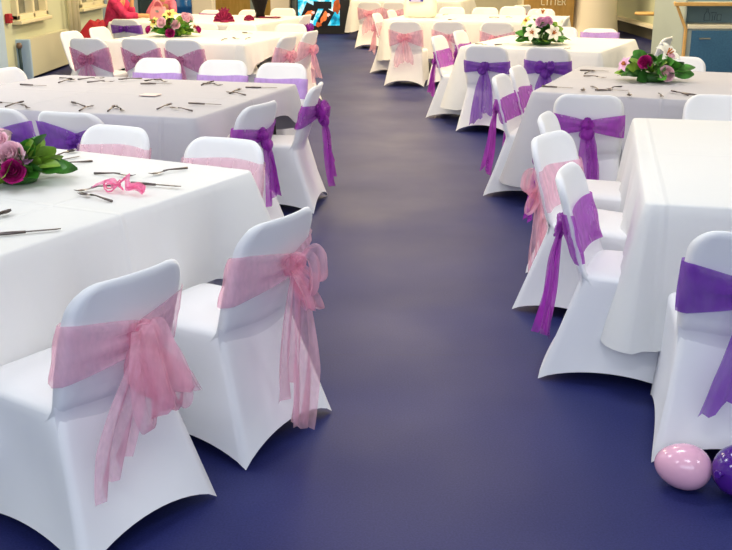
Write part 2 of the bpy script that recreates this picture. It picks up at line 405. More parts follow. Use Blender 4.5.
def unit():
    t = empty('servery_unit', (4.53,14.5,-.03)); tag(t, 'blue fronted servery counter with pine trim at the right edge', 'counter')
    W = 2.0
    b = MB(); b.box((W/2,.75,.33),(W-.02,1.5,.66)); bevel(b.build('carcass', M['grey_panel'], t), .005)
    b = MB(); b.box((.62,-.012,.35),(1.1,.03,.58)); d = bevel(b.build('door', M['blue_panel'], t), .005)
    h = MB(); h.box((.25,-.05,.53),(.16,.012,.02)); h.box((.18,-.035,.53),(.012,.03,.015)); h.box((.32,-.035,.53),(.012,.03,.015)); bevel(h.build('handle', M['chrome'], d), .003)
    b = MB(); b.box((1.60,-.012,.35),(.8,.03,.58)); bevel(b.build('door', M['blue_panel'], t), .005)
    b = MB(); b.box((W/2,.35,.69),(W,.76,.06)); bevel(b.build('worktop', M['counter'], t), .01)
    b = MB(); b.box((-.02,-.01,.33),(.035,.06,.66)); bevel(b.build('corner_trim', M['trim_wood'], t), .006)
    b = MB(); b.box((W/2,.42,.92),(W,.02,.42)); pn = b.build('back_panel', M['blue_recess'], t, smooth=False)
    # etched outline of a bottle and glasses on the back panel
    e = MB()
    def ln(pts): e.tube([(.10+x*.72,.405,.235+z*.68) for x,z in pts], .0045, 5)
    ln([(.36,.76),(.36,.88),(.40,.94),(.40,1.0),(.43,1.0),(.43,.94),(.47,.88),(.47,.76),(.36,.76)])
    ln([(.50,.76),(.53,.76),(.53,.84),(.50,.92),(.60,.92),(.57,.84),(.57,.76)]); ln([(.62,.76),(.62,.88),(.70,.88),(.70,.76),(.62,.76)])
    e.build('etched_drawing', M['etch'], pn)
    b = MB(); b.box((W/2,.2,1.0),(W,.50,.035)); bevel(b.build('shelf', M['counter'], t), .005)
    b = MB(); b.box((W/2-.1,-.06,1.0),(W+.25,.04,.05))
    b.tube([(-.22,-.04,1.02),(-.17,.0,.98),(-.03,-.02,.67),(-.02,-.02,.63)], .022, 8); bevel(b.build('trim', M['trim_wood'], t), .006)
    b = MB(); b.box((-.03,.8,.64),(.03,1.55,1.28)); bevel(b.build('side_panel', M['grey_panel'], t), .006)
unit()

def drum():
    b = MB(); b.lathe([(0,0),(.27,0),(.29,.03),(.28,.3),(.295,.33),(.28,.36),(.28,.62),(.295,.65),(.28,.68),(.28,.95),(.25,1.0),(0,1.0)], (0,0,0), 32)
    o = b.build('storage_drum', M['drum']); o.location = (-3.72,20.4,0); tag(o, 'glossy blue plastic drum standing against the back beside the cream column', 'drum')
drum()

def brown_chair():
    t = empty('wooden_chair', (3.42,8.75,0), RAD(-110)); tag(t, 'brown curved back wooden chair at the right edge of frame', 'chair')
    b = MB(); pts = []
    for k in range(25):
        a = pi*k/24; pts.append((.22*cos(a), -.22+.02*sin(a), .45+.37*sin(a)**.7))
    b.tube(pts, .02, 10); b.build('backrest', M['brownwood'], t)
    b = MB(); b.lathe([(0,0),(.2,0),(.215,.02),(.2,.04),(0,.045)], (0,0,.42), 24); b.build('seat', M['brownwood'], t)
    for sx in (-1,1):
        for sy in (-1,1):
            b = MB(); b.tube([(sx*.15,sy*.15,.43),(sx*.2,sy*.2,0)], .018, 8); b.build('leg', M['brownwood'], t)
    b = MB(); b.tube([(-.1,-.21,.45),(-.07,-.22,.65),(-.07,-.225,.79)], .012, 8); b.tube([(.1,-.21,.45),(.07,-.22,.65),(.07,-.225,.79)], .012, 8); b.build('spindle', M['brownwood'], t)
brown_chair()

# ------------------------------------------------------------------ tables and cloths
def cloth_geo(w, d, drops, flare=.05, seed=0, corner=.34, cflare=.11):
    """drops: near(-y), right(+x), far(+y), left(-x)"""
    rnd = random.Random(seed); ph = [rnd.random()*6.28 for _ in range(6)]
    r = .035; hw, hd = w/2+.012, d/2+.012
    per = []
    sides = [((-hw+r,-hd),(1,0),2*(hw-r),(0,-1),0),((hw,-hd+r),(0,1),2*(hd-r),(1,0),1),((hw-r,hd),(-1,0),2*(hw-r),(0,1),2),((-hw,hd-r),(0,-1),2*(hd-r),(-1,0),3)]
    for k,(o,t,L,n,i) in enumerate(sides):
        N = max(24, int(L/.045))
        for j in range(N+1):
            s = L*j/N; nx = (i+1)%4; pv = (i-1)%4
            e0, e1 = s, L-s
            c0, c1 = exp(-(e0/.20)**2), exp(-(e1/.20)**2)
            dr = drops[i] + .5*(drops[pv]-drops[i])*exp(-(e0/.15)**2) + .5*(drops[nx]-drops[i])*exp(-(e1/.15)**2)
            cc = max(c0, c1)
            per.append((o[0]+t[0]*s, o[1]+t[1]*s, n[0], n[1], dr*(1+corner*cc), cc, i))
        cx, cy = o[0]+t[0]*L - (-n[0])*0, o[1]+t[1]*L
        n2 = sides[(k+1)%4][3]; cn = (cx-n[0]*r, cy-n[1]*r)
        for j in range(1,6):
            a = j/6*pi/2; nxv = n[0]*cos(a)+n2[0]*sin(a); nyv = n[1]*cos(a)+n2[1]*sin(a)
            dr = .5*(drops[i]+drops[(i+1)%4])
            per.append((cn[0]+nxv*r, cn[1]+nyv*r, nxv, nyv, dr*(1+corner), 1.0, i))
    rows = []
    for sc in (0,.25,.5,.75,.93,.985): rows.append([(x*sc,y*sc,.004*sin(3*x*sc+ph[0])*sin(4*y*sc+ph[1])) for x,y,*_ in per])
    for ks, (k, ins) in enumerate(((0,.006),(0.004,0.0))): rows.append([(x-nx*ins,y-ny*ins,-.006*ks) for x,y,nx,ny,*_ in per])
    K = 12; s = 0
    arc = [0]
    for a, c in zip(per, per[1:]): arc.append(arc[-1]+sqrt((a[0]-c[0])**2+(a[1]-c[1])**2))
    for k in range(1, K+1):
        q = k/K; row = []
        for (x,y,nx,ny,dr,cc,i), u in zip(per, arc):
            rip = (.020*sin(u*9+ph[2]) + .012*sin(u*17+ph[3]+q*1.5) + .010*sin(u*31+ph[4])) * q**1.2 * min(1, dr/.4)
            out = flare*q**.8*min(1,dr/.35) + rip + cflare*cc*q*min(1,dr/.4)
            zz = -.006 - dr*q + .012*sin(u*6+ph[5])*q
            row.append((x+nx*out, y+ny*out, zz))
        rows.append(row)
    b = MB(); b.grid(rows, 0, True); return b

def folding_table(w, d, label):
    t = empty('folding_table'); tag(t, label, 'table', 'folding tables under the cloths')
    b = MB(); b.box((0,0,.722),(w-.01,d-.01,.03)); bevel(b.build('tabletop', M['paper'], t), .006)
    b = MB()
    for s in (-1,1): b.box((0,s*(d/2-.1),.69),(w-.2,.03,.035))
    b.build('frame_rail', M['chrome'], t, smooth=False)
    for sx in (-1,1):
        for sy in (-1,1):
            b = MB(); b.tube([(sx*(w/2-.12),sy*(d/2-.16),.705),(sx*(w/2-.10),sy*(d/2-.14),0)], .016, 10); b.build('leg', M['black'], t)
    return t

def table(corner, yaw, w, d, drops, cm, name, seed, which='near_left', corner_k=.34, cfl=.11):
    a = RAD(yaw); ux, uy = Vector((cos(a),sin(a))), Vector((-sin(a),cos(a)))
    c = Vector(corner)
    s = {'near_left':(1,1),'near_right':(-1,1),'far_right':(-1,-1)}[which]
    ctr = c + ux*s[0]*w/2 + uy*s[1]*d/2
    t = folding_table(w, d, 'folding table hidden under ' + name.split(',')[0]); t.location = (ctr.x, ctr.y, 0); t.rotation_euler = (0,0,a)
    o = cloth_geo(w, d, drops, seed=seed, corner=corner_k, cflare=cfl).build('tablecloth', cm)
    o.location = (ctr.x, ctr.y, .755); o.rotation_euler = (0,0,a)
    tag(o, name, 'tablecloth', 'white tablecloths')
    return ctr, a

table((-.50,4.25), -27, 2.1, 1.72, (.42,.36,.38,.4), M['cloth'], 'the white cloth of the nearest left table, with a pink ribbon on it', 1, 'far_right')
table((-.98,5.69), -17, 2.0, 1.62, (.40,.15,.3,.3), M['cloth_shaded'], 'the shade-toned white cloth of the second left table, strewn with cutlery', 2, 'near_right', .5, .03)
table((-1.27,10.51), -18, 1.62, 1.72, (.26,.19,.3,.3), M['cloth'], 'the cream white cloth of the third left table, with flowers at its middle', 3, 'near_right', .3, .03)
table((-1.46,13.45), -17, 2.15, 1.95, (.3,.22,.3,.3), M['cloth'], 'the cream cloth of the far left table below the burgundy bows', 4, 'near_right', .3, .03)
table((1.06,3.66), -13, 2.0, 2.09, (.46,.42,.40,.42), M['cloth'], 'the bare white cloth of the nearest right table', 5, 'near_left', .24, .06)
table((1.13,6.83), -22.5, 2.1, 1.71, (.52,.3,.4,.50), M['cloth_shaded'], 'the white cloth of the second right table, under flowers with one dark red rose', 6, 'near_left', .20, .13)
table((.95,10.25), -25.5, 1.40, 1.65, (.52,.40,.4,.48), M['cloth'], 'the white cloth of the third right table, under flowers with two lilies', 7, 'near_left', .22, .14)
table((.25,14.54), -17, 2.4, 1.62, (.5,.3,.4,.42), M['cloth'], 'the cream cloth of the fourth right table, under a white bag', 8, 'near_left', .2, .08)
table((-.30,20.6), -15, 2.2, 1.6, (.5,.3,.4,.5), M['cloth'], 'the white cloth of the farthest right table near the screen', 9, 'near_left', .2, .08)

# ------------------------------------------------------------------ chairs
TOP = .825
def hw_back(z):
    r = .085; w = .207 + .012*sin(pi*min(1,max(0,(z-.40)/.42)))
    top = TOP
    if z > top - r: w = w - r + sqrt(max(0, r*r - (z-(top-r))**2))
    return max(w, .04)
def yc_back(x, z): return -.205 - .125*((z-.40)/.42) + .035*(x/.21)**2 - .015
def th_back(u): return .012 + .018*abs(u)**5

def chair_meshes():
    # backrest: fabric stretched over a tube frame, rounded at the top corners
    b = MB(); nz, nx = 22, 16
    zs = [.385 + (TOP-.385)*(1-(1-i/nz)**1.6) for i in range(nz+1)]
    for side in (1, -1):
        rows = []
        for z in zs:
            w = hw_back(z); row = []
            for j in range(nx+1):
                u = -1+2*j/nx; e = sqrt(max(0, 1-abs(u)**10))
                topf = min(1.0, sqrt(max(0,(TOP-z)/.02)))
                t = th_back(u)*e*max(topf, 0)
                row.append((u*w, yc_back(u*w, z)+side*t+(.05*((.47-z)/.085)**2 if z < .47 else 0), z))
            rows.append(row)
        b.grid(rows)
    o = b.build('back_cover', M['spandex'])
    # seat and skirt: tent from the seat edge down to the four feet with arched hems
    b = MB(); n = 14
    top = [(-.205,-.215),(.205,-.215),(.215,.215),(-.215,.215)]
    bot = [(-.268,-.345),(.268,-.345),(.240,.225),(-.240,.225)]
    arch = [.075,.055,.07,.055]; bow = [.018,.030,.02,.030]
    K = 12; rows = []
    per = []
    for i in range(4):
        for j in range(n): per.append((i, j/n))
    def seat_ring(ins, z):
        row = []
        for i, q in per:
            a, c = Vector(top[i]), Vector(top[(i+1)%4]); p = a.lerp(c, q)
            # rounded corners
            k = (abs(2*q-1))**8; p = p*(1-.06*k)
            row.append((p.x*ins, p.y*ins, z))
        return row
    for ins, z in ((0,.452),(.4,.451),(.75,.449),(.93,.444),(.985,.434)): rows.append(seat_ring(ins, z))
    nrm = [(0,-1),(1,0),(0,1),(-1,0)]
    for k in range(K+1):
        t = k/K; row = []
        for i, q in per:
            ta, tb_ = Vector(top[i]), Vector(top[(i+1)%4]); ba, bb = Vector(bot[i]), Vector(bot[(i+1)%4])
            kk = (abs(2*q-1))**8
            P = ta.lerp(tb_, q)*(1-.06*kk); Q = ba.lerp(bb, q)*(1-.012*kk)
            mid = 1-(2*q-1)**2
            tt = t**1.0
            XY = P.lerp(Q, tt) - Vector(nrm[i])*bow[i]*mid*sin(pi*min(1,t*.85))
            zh = .004 + arch[i]*mid**.8
            row.append((XY.x, XY.y, .425*(1-t)+zh*t))
        rows.append(row)
    b.grid(rows, 0, True)
    rows = []   # rear panel running from the backrest down into the skirt
    for i in range(19):
        q = i/18; z = .56-.27*q; t = (.425-z)/.425
        w = hw_back(z)*(1-q)+(.200+.040*max(0,t))*q; row = []
        k = min(1, max(0, (q-.15)/.80)); k = k*k*(3-2*k)
        for j in range(17):
            u = -1+j/8; x = u*w
            yb = yc_back(hw_back(max(z,.4))*u, z)-th_back(u)*(1-u**12)-.0015
            ys_ = -.215-.13*max(0,t)+.018*(1-u*u)*sin(pi*min(1,max(0,t)*.85))-.004*(1-q)+.004*q+.016*q*u**6
            row.append((x, yb*(1-k)+ys_*k, z))
        rows.append(row)
    b.grid(rows)
    s = b.build('seat_cover', M['spandex'])
    return o, s
BACK, SEAT = chair_meshes()
BACK_ME, SEAT_ME = BACK.data, SEAT.data
bpy.data.objects.remove(BACK); bpy.data.objects.remove(SEAT)

def band(zc, hs, pin, kx, seed, fh=None):
    """sash wrapped once round the backrest, gathered at the rear at x=kx"""
    rnd = random.Random(seed); ph = [rnd.random()*6 for _ in range(4)]
    fh = fh or hs
    path = []; n = 26
    for j in range(n+1): path.append((1-2*j/n, 'r'))
    for j in range(n+1): path.append((-1+2*j/n, 'f'))
    b = MB(); m = 10; cols = []
    for u, s in path:
        col = []
        for k in range(m+1):
            v = -1+2*k/m
            W = hw_back(zc)+.008; x = u*W
            if s == 'r':
                g = min(1, abs(x-kx)/(W*.95)); h = pin+(hs-pin)*g**.75
                z = zc + .012*(1-g) + v*h
                fold = (.008*sin(v*7+ph[0]+u*2)+.006*sin(v*13+ph[1]-u*3))*(1.15-g)
                y = yc_back(x, z) - th_back(u)*(1-abs(u)**12) - .009 - .010*(1-g) + fold - .010*(1-g)
            else:
                z = zc + v*fh + .006*sin(u*3+ph[2])
                y = yc_back(x, z) + th_back(u)*(1-abs(u)**12) + .006 + .003*sin(v*5+ph[3]+u*2)
            x = max(-1,min(1,u))*(hw_back(min(z,.73))+.008)
            col.append((x, y, z))
        cols.append(col)
    b.grid(cols); return b

def ribbon(path, widths, wdir, amp=.012, nf=2.5, seed=0, m=9, lean=0.0):
    rnd = random.Random(seed); ph = [rnd.random()*6.28 for _ in range(4)]
    P = [Vector(p) for p in path]; n = 22; rows = []
    wd = Vector(wdir).normalized()
    for i in range(n+1):
        t = i/n*(len(P)-1); k = min(int(t), len(P)-2); f = t-k
        a = P[k-1] if k > 0 else P[k]; d = P[k+2] if k+2 < len(P) else P[k+1]
        p0, p1 = P[k], P[k+1]
        p = .5*((2*p0)+(p1-a)*f+(2*a-5*p0+4*p1-d)*f*f+(3*p0-a-3*p1+d)*f**3)
        wk = widths[k]+(widths[k+1]-widths[k])*f
        q = i/n; row = []
        for j in range(m+1):
            v = -1+2*j/m
            off = wd*(v*wk*.5)
            y = amp*(.35+q)*(sin(v*nf*pi+ph[0]+q*2.2)+.5*sin(v*nf*1.9*pi+ph[1]-q*3))
            z = lean*v*q + .012*q*sin(v*6+ph[2])
            row.append(p+off+Vector((0,y,z)))
        rows.append(row)
    b = MB(); b.grid(rows); return b

def puff(a, c, R, flat=.6, seed=0, nf=5):
    """bow loop: puffed teardrop gathered at a"""
    rnd = random.Random(seed); ph = rnd.random()*6
    a, c = Vector(a), Vector(c); ax = (c-a); L = ax.length; ax.normalize()
    s = ax.cross(Vector((0,1,0))).normalized(); t = Vector((0,1,0)) - ax*ax.y; t.normalize()
    rows = []
    for i in range(15):
        q = i/14; r = R*(sin(pi*min(1,q**.85))**.75)*(.35+.65*q)*1.25 + .008*(1-q)
        row = []
        for k in range(28):
            an = 2*pi*k/28; rr = r*(1+.24*sin(nf*an+ph+2*q)+.13*sin((nf+4)*an-ph))
            row.append(a+ax*(L*q)+s*(rr*cos(an))+t*(rr*flat*sin(an)))
        rows.append(row)
    b = MB(); b.grid(rows, 0, True); return b

def knot_geo(p, r, seed=0):
    rnd = random.Random(seed); rows = []; p = Vector(p)
    for i in range(11):
        th = pi*i/10; row = []
        for k in range(20):
            a = 2*pi*k/20; d = Vector((sin(th)*cos(a), sin(th)*sin(a)*.75, cos(th)))
            rr = r*(1+.14*sin(6*a+3*th+seed)+.1*sin(4*th-seed))
            row.append(p+d*rr)
        rows.append(row)
    b = MB(); b.grid(rows, 0, True); return b

# sash designs: material, band z, side half-height, gathered half-height, knot x, then loops and tails relative to the knot
def sash(parent, mname, zc=.62, hs=.085, pin=.03, kx=0.0, loops=(), tails=(), kr=.035, seed=1, fh=None, cache={}):
    m = M[mname]
    s = band(zc, hs, pin, kx, seed, fh).build('sash', m, parent)
    ky = yc_back(kx, zc) - .045; kp = (kx, ky, zc+.01)
    if kr: knot_geo(kp, kr, seed).build('knot', m, s)
    for i, (dx, dz, R, dy) in enumerate(loops):
        puff(kp, (kx+dx, ky-dy, zc+.01+dz), R, .55, seed*7+i).build('bow_loop', m, s)
    for i, (pts, ws, amp) in enumerate(tails):
        path = [(kx+p[0], ky-p[1], zc+p[2]) for p in pts]
        ribbon(path, ws, (1,0,.12), amp, 2.2, seed*11+i, lean=-.03 if i % 2 else .04).build('tail', m, s)
    return s

LONGTAILS = (([(0,.01,0),(-.03,.03,-.15),(-.045,.045,-.32),(-.05,.07,-.50)],[.03,.08,.11,.13],.012), ([(0,.012,0),(.03,.035,-.12),(.045,.045,-.26),(.05,.07,-.42)],[.03,.08,.11,.12],.012))
DESIGN = {
 # near left chair: large soft hanging bow, slanted tails
 'pink_bow': dict(zc=.625, hs=.095, pin=.045, kx=0.0, kr=.036, fh=.09, loops=((.03,.035,.04,.045),(-.015,-.17,.07,.075)),
   tails=(([(0,.01,.02),(-.02,.06,.06),(-.045,.10,-.02),(-.04,.12,-.12),(-.01,.11,-.18),(.03,.06,-.15),(.01,.02,-.03)],[.05,.10,.16,.20,.20,.14,.05],.020),
    ([(.01,.01,.01),(.05,.04,-.01),(.075,.06,-.11),(.07,.06,-.20),(.05,.04,-.21),(.03,.03,-.10)],[.04,.06,.09,.11,.10,.06],.014),
    ([(-.01,.02,-.02),(-.08,.04,-.12),(-.13,.05,-.22),(-.17,.05,-.34)],[.05,.12,.16,.13],.016), ([(.02,.02,-.01),(.07,.035,-.08),(.11,.04,-.13),(.15,.04,-.19)],[.04,.08,.11,.10],.016))),
 'pink_tail': dict(zc=.635, hs=.090, pin=.035, kx=.03, kr=.036, fh=.085, loops=((.03,.03,.035,.04),),
   tails=(([(0,.01,.0),(.03,.05,.06),(.05,.08,.03),(.05,.085,-.05),(.03,.06,-.07),(.01,.02,-.02)],[.04,.07,.10,.11,.09,.05],.014),
    ([(0,.01,0),(-.01,.05,-.03),(.02,.075,-.10),(.04,.07,-.15),(.03,.04,-.12),(.0,.02,-.03)],[.04,.07,.10,.11,.08,.04],.014),
    ([(-.01,.02,0),(-.06,.035,-.14),(-.09,.045,-.28),(-.10,.05,-.40)],[.04,.10,.11,.11],.012), ([(.02,.02,0),(.01,.04,-.18),(-.01,.055,-.36),(-.06,.07,-.55)],[.04,.10,.14,.11],.014))),
 'pink_knot': dict(zc=.61, hs=.11, pin=.03, kr=.04, loops=((-.10,-.01,.05,.04),(.10,.0,.05,.04)), tails=(([(0,.01,0),(-.05,.03,-.12),(-.06,.04,-.25),(-.05,.05,-.33)],[.04,.11,.14,.13],.014), ([(0,.012,0),(.03,.03,-.12),(.06,.04,-.22),(.07,.05,-.30)],[.04,.11,.13,.12],.014))),
 'purple_knot': dict(zc=.625, hs=.075, pin=.028, kr=.042, loops=((.01,-.09,.045,.04),), tails=(([(.0,.015,0),(.015,.03,-.13),(.02,.04,-.26),(.02,.05,-.37)],[.06,.11,.12,.13],.012), ([(0,.01,0),(.03,.03,-.12),(.05,.04,-.22),(.06,.05,-.34)],[.04,.06,.08,.08],.012))),
 'purple_big': dict(zc=.63, hs=.075, pin=.035, kr=.045, loops=((-.10,.0,.06,.06),(.10,.01,.06,.06),(.02,-.10,.055,.06)), tails=(([(0,.02,0),(-.02,.05,-.14),(-.03,.07,-.28),(-.02,.09,-.44)],[.06,.12,.14,.15],.016), ([(0,.02,0),(.03,.05,-.12),(.05,.06,-.24),(.05,.08,-.34)],[.05,.10,.12,.12],.014))),
 'purple_long': dict(zc=.62, hs=.080, pin=.03, kr=.045, loops=((-.04,-.07,.04,.04),), tails=LONGTAILS),
 'plain': dict(zc=.60, hs=.075, pin=.045, kr=.035, loops=(), tails=LONGTAILS),
 'low': dict(zc=.635, hs=.10, pin=.04, kr=.035, loops=((-.07,-.02,.04,.03),(.07,-.02,.04,.03)), tails=LONGTAILS),
 'flat': dict(zc=.66, hs=.055, pin=.035, kr=.03, loops=((-.07,.0,.035,.03),(.08,.0,.035,.03)), tails=()),
}
PROTO = {}
def make_chair(mname, design, seed, over=None):
    t = empty('banquet_chair')
    for nm, me in (('back_cover', BACK_ME), ('seat_cover', SEAT_ME)):
        o = bpy.data.objects.new(nm, me); COL.objects.link(o); o.parent = t
    if mname:
        kw = dict(DESIGN[design]); kw.update(over or {})
        sash(t, mname, seed=seed, **kw)
    return t
def chair(x, y, face, mname, design, label, seed=1, over=None, group='covered banquet chairs set round the tables', top=True):
    """x, y: where the top of the backrest stands"""
    key = (mname, design, seed, str(over))
    if key in PROTO: t = copy_tree(PROTO[key])
    else:
        t = make_chair(mname, design, seed, over); PROTO[key] = t
    a = RAD(face)
    if top: x, y = x+.30*cos(a), y+.30*sin(a)
    t.location = (x, y, 0); t.rotation_euler = (0,0,a-pi/2)
    tag(t, label, 'chair', group); return t

W = 'white chair '
# left of the aisle, from near to far
chair(-.66,2.62,145,'pink','pink_bow', W+'nearest on the left, with a large hanging pink bow', 1)
chair(-.30,3.23,149,'pink','pink_tail', W+'second nearest on the left, pink rosette and two long tails at the aisle', 2)
chair(-.66,4.62,-113,'blush','low', W+'facing us behind the nearest left table, at its aisle corner', 3)
chair(-1.25,4.97,-115,'blush','low', W+'facing us behind the nearest left table, nearer its flowers', 3)
chair(-1.63,5.50,73,'violet','low', W+'with violet sash seen from behind between the two near left tables', 4, dict(hs=.11, zc=.655, kx=.06, fh=.10, loops=((-.06,0,.035,.03),(.06,-.02,.04,.03))))
chair(-2.10,5.66,73,'violet','low', W+'with violet sash above the pink flowers at the left edge', 4, dict(hs=.11, zc=.655, kx=.06, fh=.10, loops=((-.06,0,.035,.03),(.06,-.02,.04,.03))))
chair(-.63,5.82,154,'purple','purple_knot', W+'with purple knot at the aisle corner of the second left table', 5)
chair(-.35,6.70,172,'purple','purple_big', W+'with large purple bow, farther at the aisle end of the second left table', 6)
chair(-1.71,8.37,-107,'lilac','plain', W+'with lilac band facing us behind the second left table, leftmost of three', 7, dict(zc=.635))
chair(-1.15,8.20,-107,'lilac','plain', W+'with lilac band facing us behind the second left table, middle of three', 7, dict(zc=.635))
chair(-.66,7.98,-107,'lilac','plain', W+'with lilac band facing us behind the second left table, rightmost of three', 7, dict(zc=.635))
chair(-2.70,7.61,-20,'lilac','plain', W+'in lilac shade at the far left end of the second left table', 7, dict(zc=.635))
chair(-2.86,10.50,76,'rose','pink_knot', W+'with rose bow before the third left table, leftmost of three', 8, dict(hs=.13, zc=.60))
chair(-2.32,10.45,74,'rose','pink_knot', W+'with rose sash before the third left table, middle of three', 9, dict(hs=.13, zc=.60, loops=((-.08,.01,.035,.03),(.05,.0,.03,.03)), tails=()))
chair(-1.85,10.32,73,'rose','purple_knot', W+'with rose sash before the third left table, rightmost of three', 10, dict(hs=.13, zc=.60, loops=(), kx=-.03))
chair(-3.26,11.35,-18,None,'plain', W+'left plain, at the left end of the third left table, nearer one', 1)
chair(-3.12,12.02,-18,None,'plain', W+'left plain, at the left end of the third left table, farther one', 1)
chair(-.83,10.75,158,'pink','pink_knot', W+'with pink sash at the aisle end of the third left table, nearer one', 11)
chair(-.63,11.45,160,'pink','pink_knot', W+'with pink tails at the aisle end of the third left table, farther one', 12)
chair(-.92,12.58,-108,'pink','plain', W+'with pale pink band facing us at the third left table, aisle corner', 13)
chair(-1.52,12.6,-108,'pink','plain', W+'facing us behind the third left table, beside its flowers', 13, dict(zc=.56))
chair(-2.02,12.75,-108,'pink','plain', W+'facing us directly behind the flowers of the third left table', 13, dict(zc=.56))
chair(-3.17,13.55,75,'violet','flat', W+'with violet bow in front of the seated woman in raspberry', 14, dict(zc=.69, hs=.06))
chair(-2.33,15.7,-106,'mauve','plain', W+'with mauve band behind the far left table, leftmost', 15, dict(zc=.705, hs=.07))
chair(-1.75,15.75,-106,'burgundy','plain', W+'with burgundy strip behind the far left table', 16, dict(zc=.62, kr=0, tails=()))
chair(-1.30,16.2,-106,None,'plain', W+'plain behind the far left table, beside the black vase', 1)
chair(-.86,14.55,163,'purple','purple_big', W+'with purple sash at the aisle end of the far left table', 17)
# right of the aisle
chair(1.235,3.02,78,'violet','purple_long', W+'nearest on the right, deep violet sash, balloons at its foot', 20, dict(zc=.61, hs=.095, kx=.02, tails=(([(-.02,.01,0),(-.03,.03,-.12),(-.05,.045,-.24),(-.08,.06,-.36)],[.05,.11,.15,.16],.014),([(0,.02,0),(.06,.04,-.15),(.09,.05,-.28),(.11,.07,-.38)],[.05,.10,.12,.12],.014))))
chair(.835,3.97,-22,'purple','purple_long', W+'with purple sash at the end of the nearest right table, closest of three', 21, dict(zc=.585, hs=.10, fh=.095))
chair(.90,4.76,-37,'pink','pink_tail', W+'with pink sash at the end of the nearest right table, middle of three', 22, dict(zc=.59, hs=.10, fh=.095, kx=0.0))
chair(.99,5.38,-20,'purple','purple_knot', W+'with purple sash at the end of the nearest right table, farthest of three', 23)
chair(2.16,6.12,-103,None,'plain', W+'left plain, facing us behind the nearest right table', 1)
chair(1.375,6.20,75,'purple','purple_knot', W+'with purple bow facing the near side of the second right table', 24)
chair(.97,7.18,-22,'purple','purple_long', W+'with purple band at the end of the second right table, nearer one', 25, dict(zc=.60, hs=.085, fh=.08))
chair(1.17,7.75,-22,'purple','purple_knot', W+'with purple band at the end of the second right table, farther one', 26, dict(zc=.59, hs=.085, fh=.08))
chair(2.62,8.50,-110,'lilac','plain', W+'with lilac band facing us behind the second right table flowers', 7, dict(zc=.635))
chair(1.13,9.60,68,'violet','purple_long', W+'with violet bow at the near side of the third right table, left one', 27, dict(hs=.06))
chair(1.68,9.45,67,'violet','purple_big', W+'with violet bow at the near side of the third right table, right one', 28, dict(hs=.07))
chair(.77,10.72,-24,'purple','purple_knot', W+'with purple band at the aisle end of the third right table, nearer one', 29, dict(zc=.60, hs=.08, fh=.085))
chair(1.06,11.45,-24,'purple','purple_knot', W+'with purple band at the aisle end of the third right table, farther one', 30, dict(zc=.61, hs=.08, fh=.075))
chair(2.68,11.75,-112,'lilac','plain', W+'with lilac band facing us behind the third right table', 7, dict(zc=.735, hs=.05))
chair(2.28,12.05,-113,None,'plain', W+'left plain, facing us behind the third right table flowers', 1)
chair(3.10,10.6,150,None,'plain', W+'with outlined backrest behind the flowers of the second right table', 1)
chair(.50,13.12,76,'pink','pink_knot', W+'with pink bow at the near side of the fourth right table, leftmost', 31)
chair(1.05,13.08,75,'pink','pink_knot', W+'with pink sash at the near side of the fourth right table, middle', 32, dict(loops=()))
chair(1.65,12.95,74,'pink','pink_knot', W+'with pink sash at the near side of the fourth right table, rightmost', 33, dict(tails=(), zc=.60))
chair(.17,14.85,-17,'pink','pink_knot', W+'with pink band at the aisle end of the fourth right table, nearer one', 34, dict(fh=.09))
chair(.40,15.7,-17,'pink','pink_knot', W+'with pink band at the aisle end of the fourth right table, farther one', 34, dict(fh=.09))
chair(1.38,16.55,-105,'pink','plain', W+'facing us behind the fourth right table, beside the white bag', 13, dict(zc=.56))
chair(1.90,16.45,-105,'pink','plain', W+'facing us behind the fourth right table, second from the white bag', 13, dict(zc=.56))
chair(2.38,16.75,-105,None,'plain', W+'left plain, facing us behind the fourth right table, third from the white bag', 1)
chair(2.60,17.3,120,'pink','pink_knot', W+'turned aside with pink bow beyond the fourth right table', 35)
chair(2.72,16.0,-105,None,'plain', W+'facing us at the far corner of the fourth right table, before the bin', 1)
chair(2.74,14.15,163,None,'plain', W+'plain and turned edge on at the right end of the fourth right table', 1)
chair(.06,18.5,78,'pink','pink_knot', W+'with pink bow at the farthest right table, nearer the aisle', 36)
chair(.50,18.4,78,'pink','pink_knot', W+'with pink bow at the farthest right table, second from the aisle', 37)

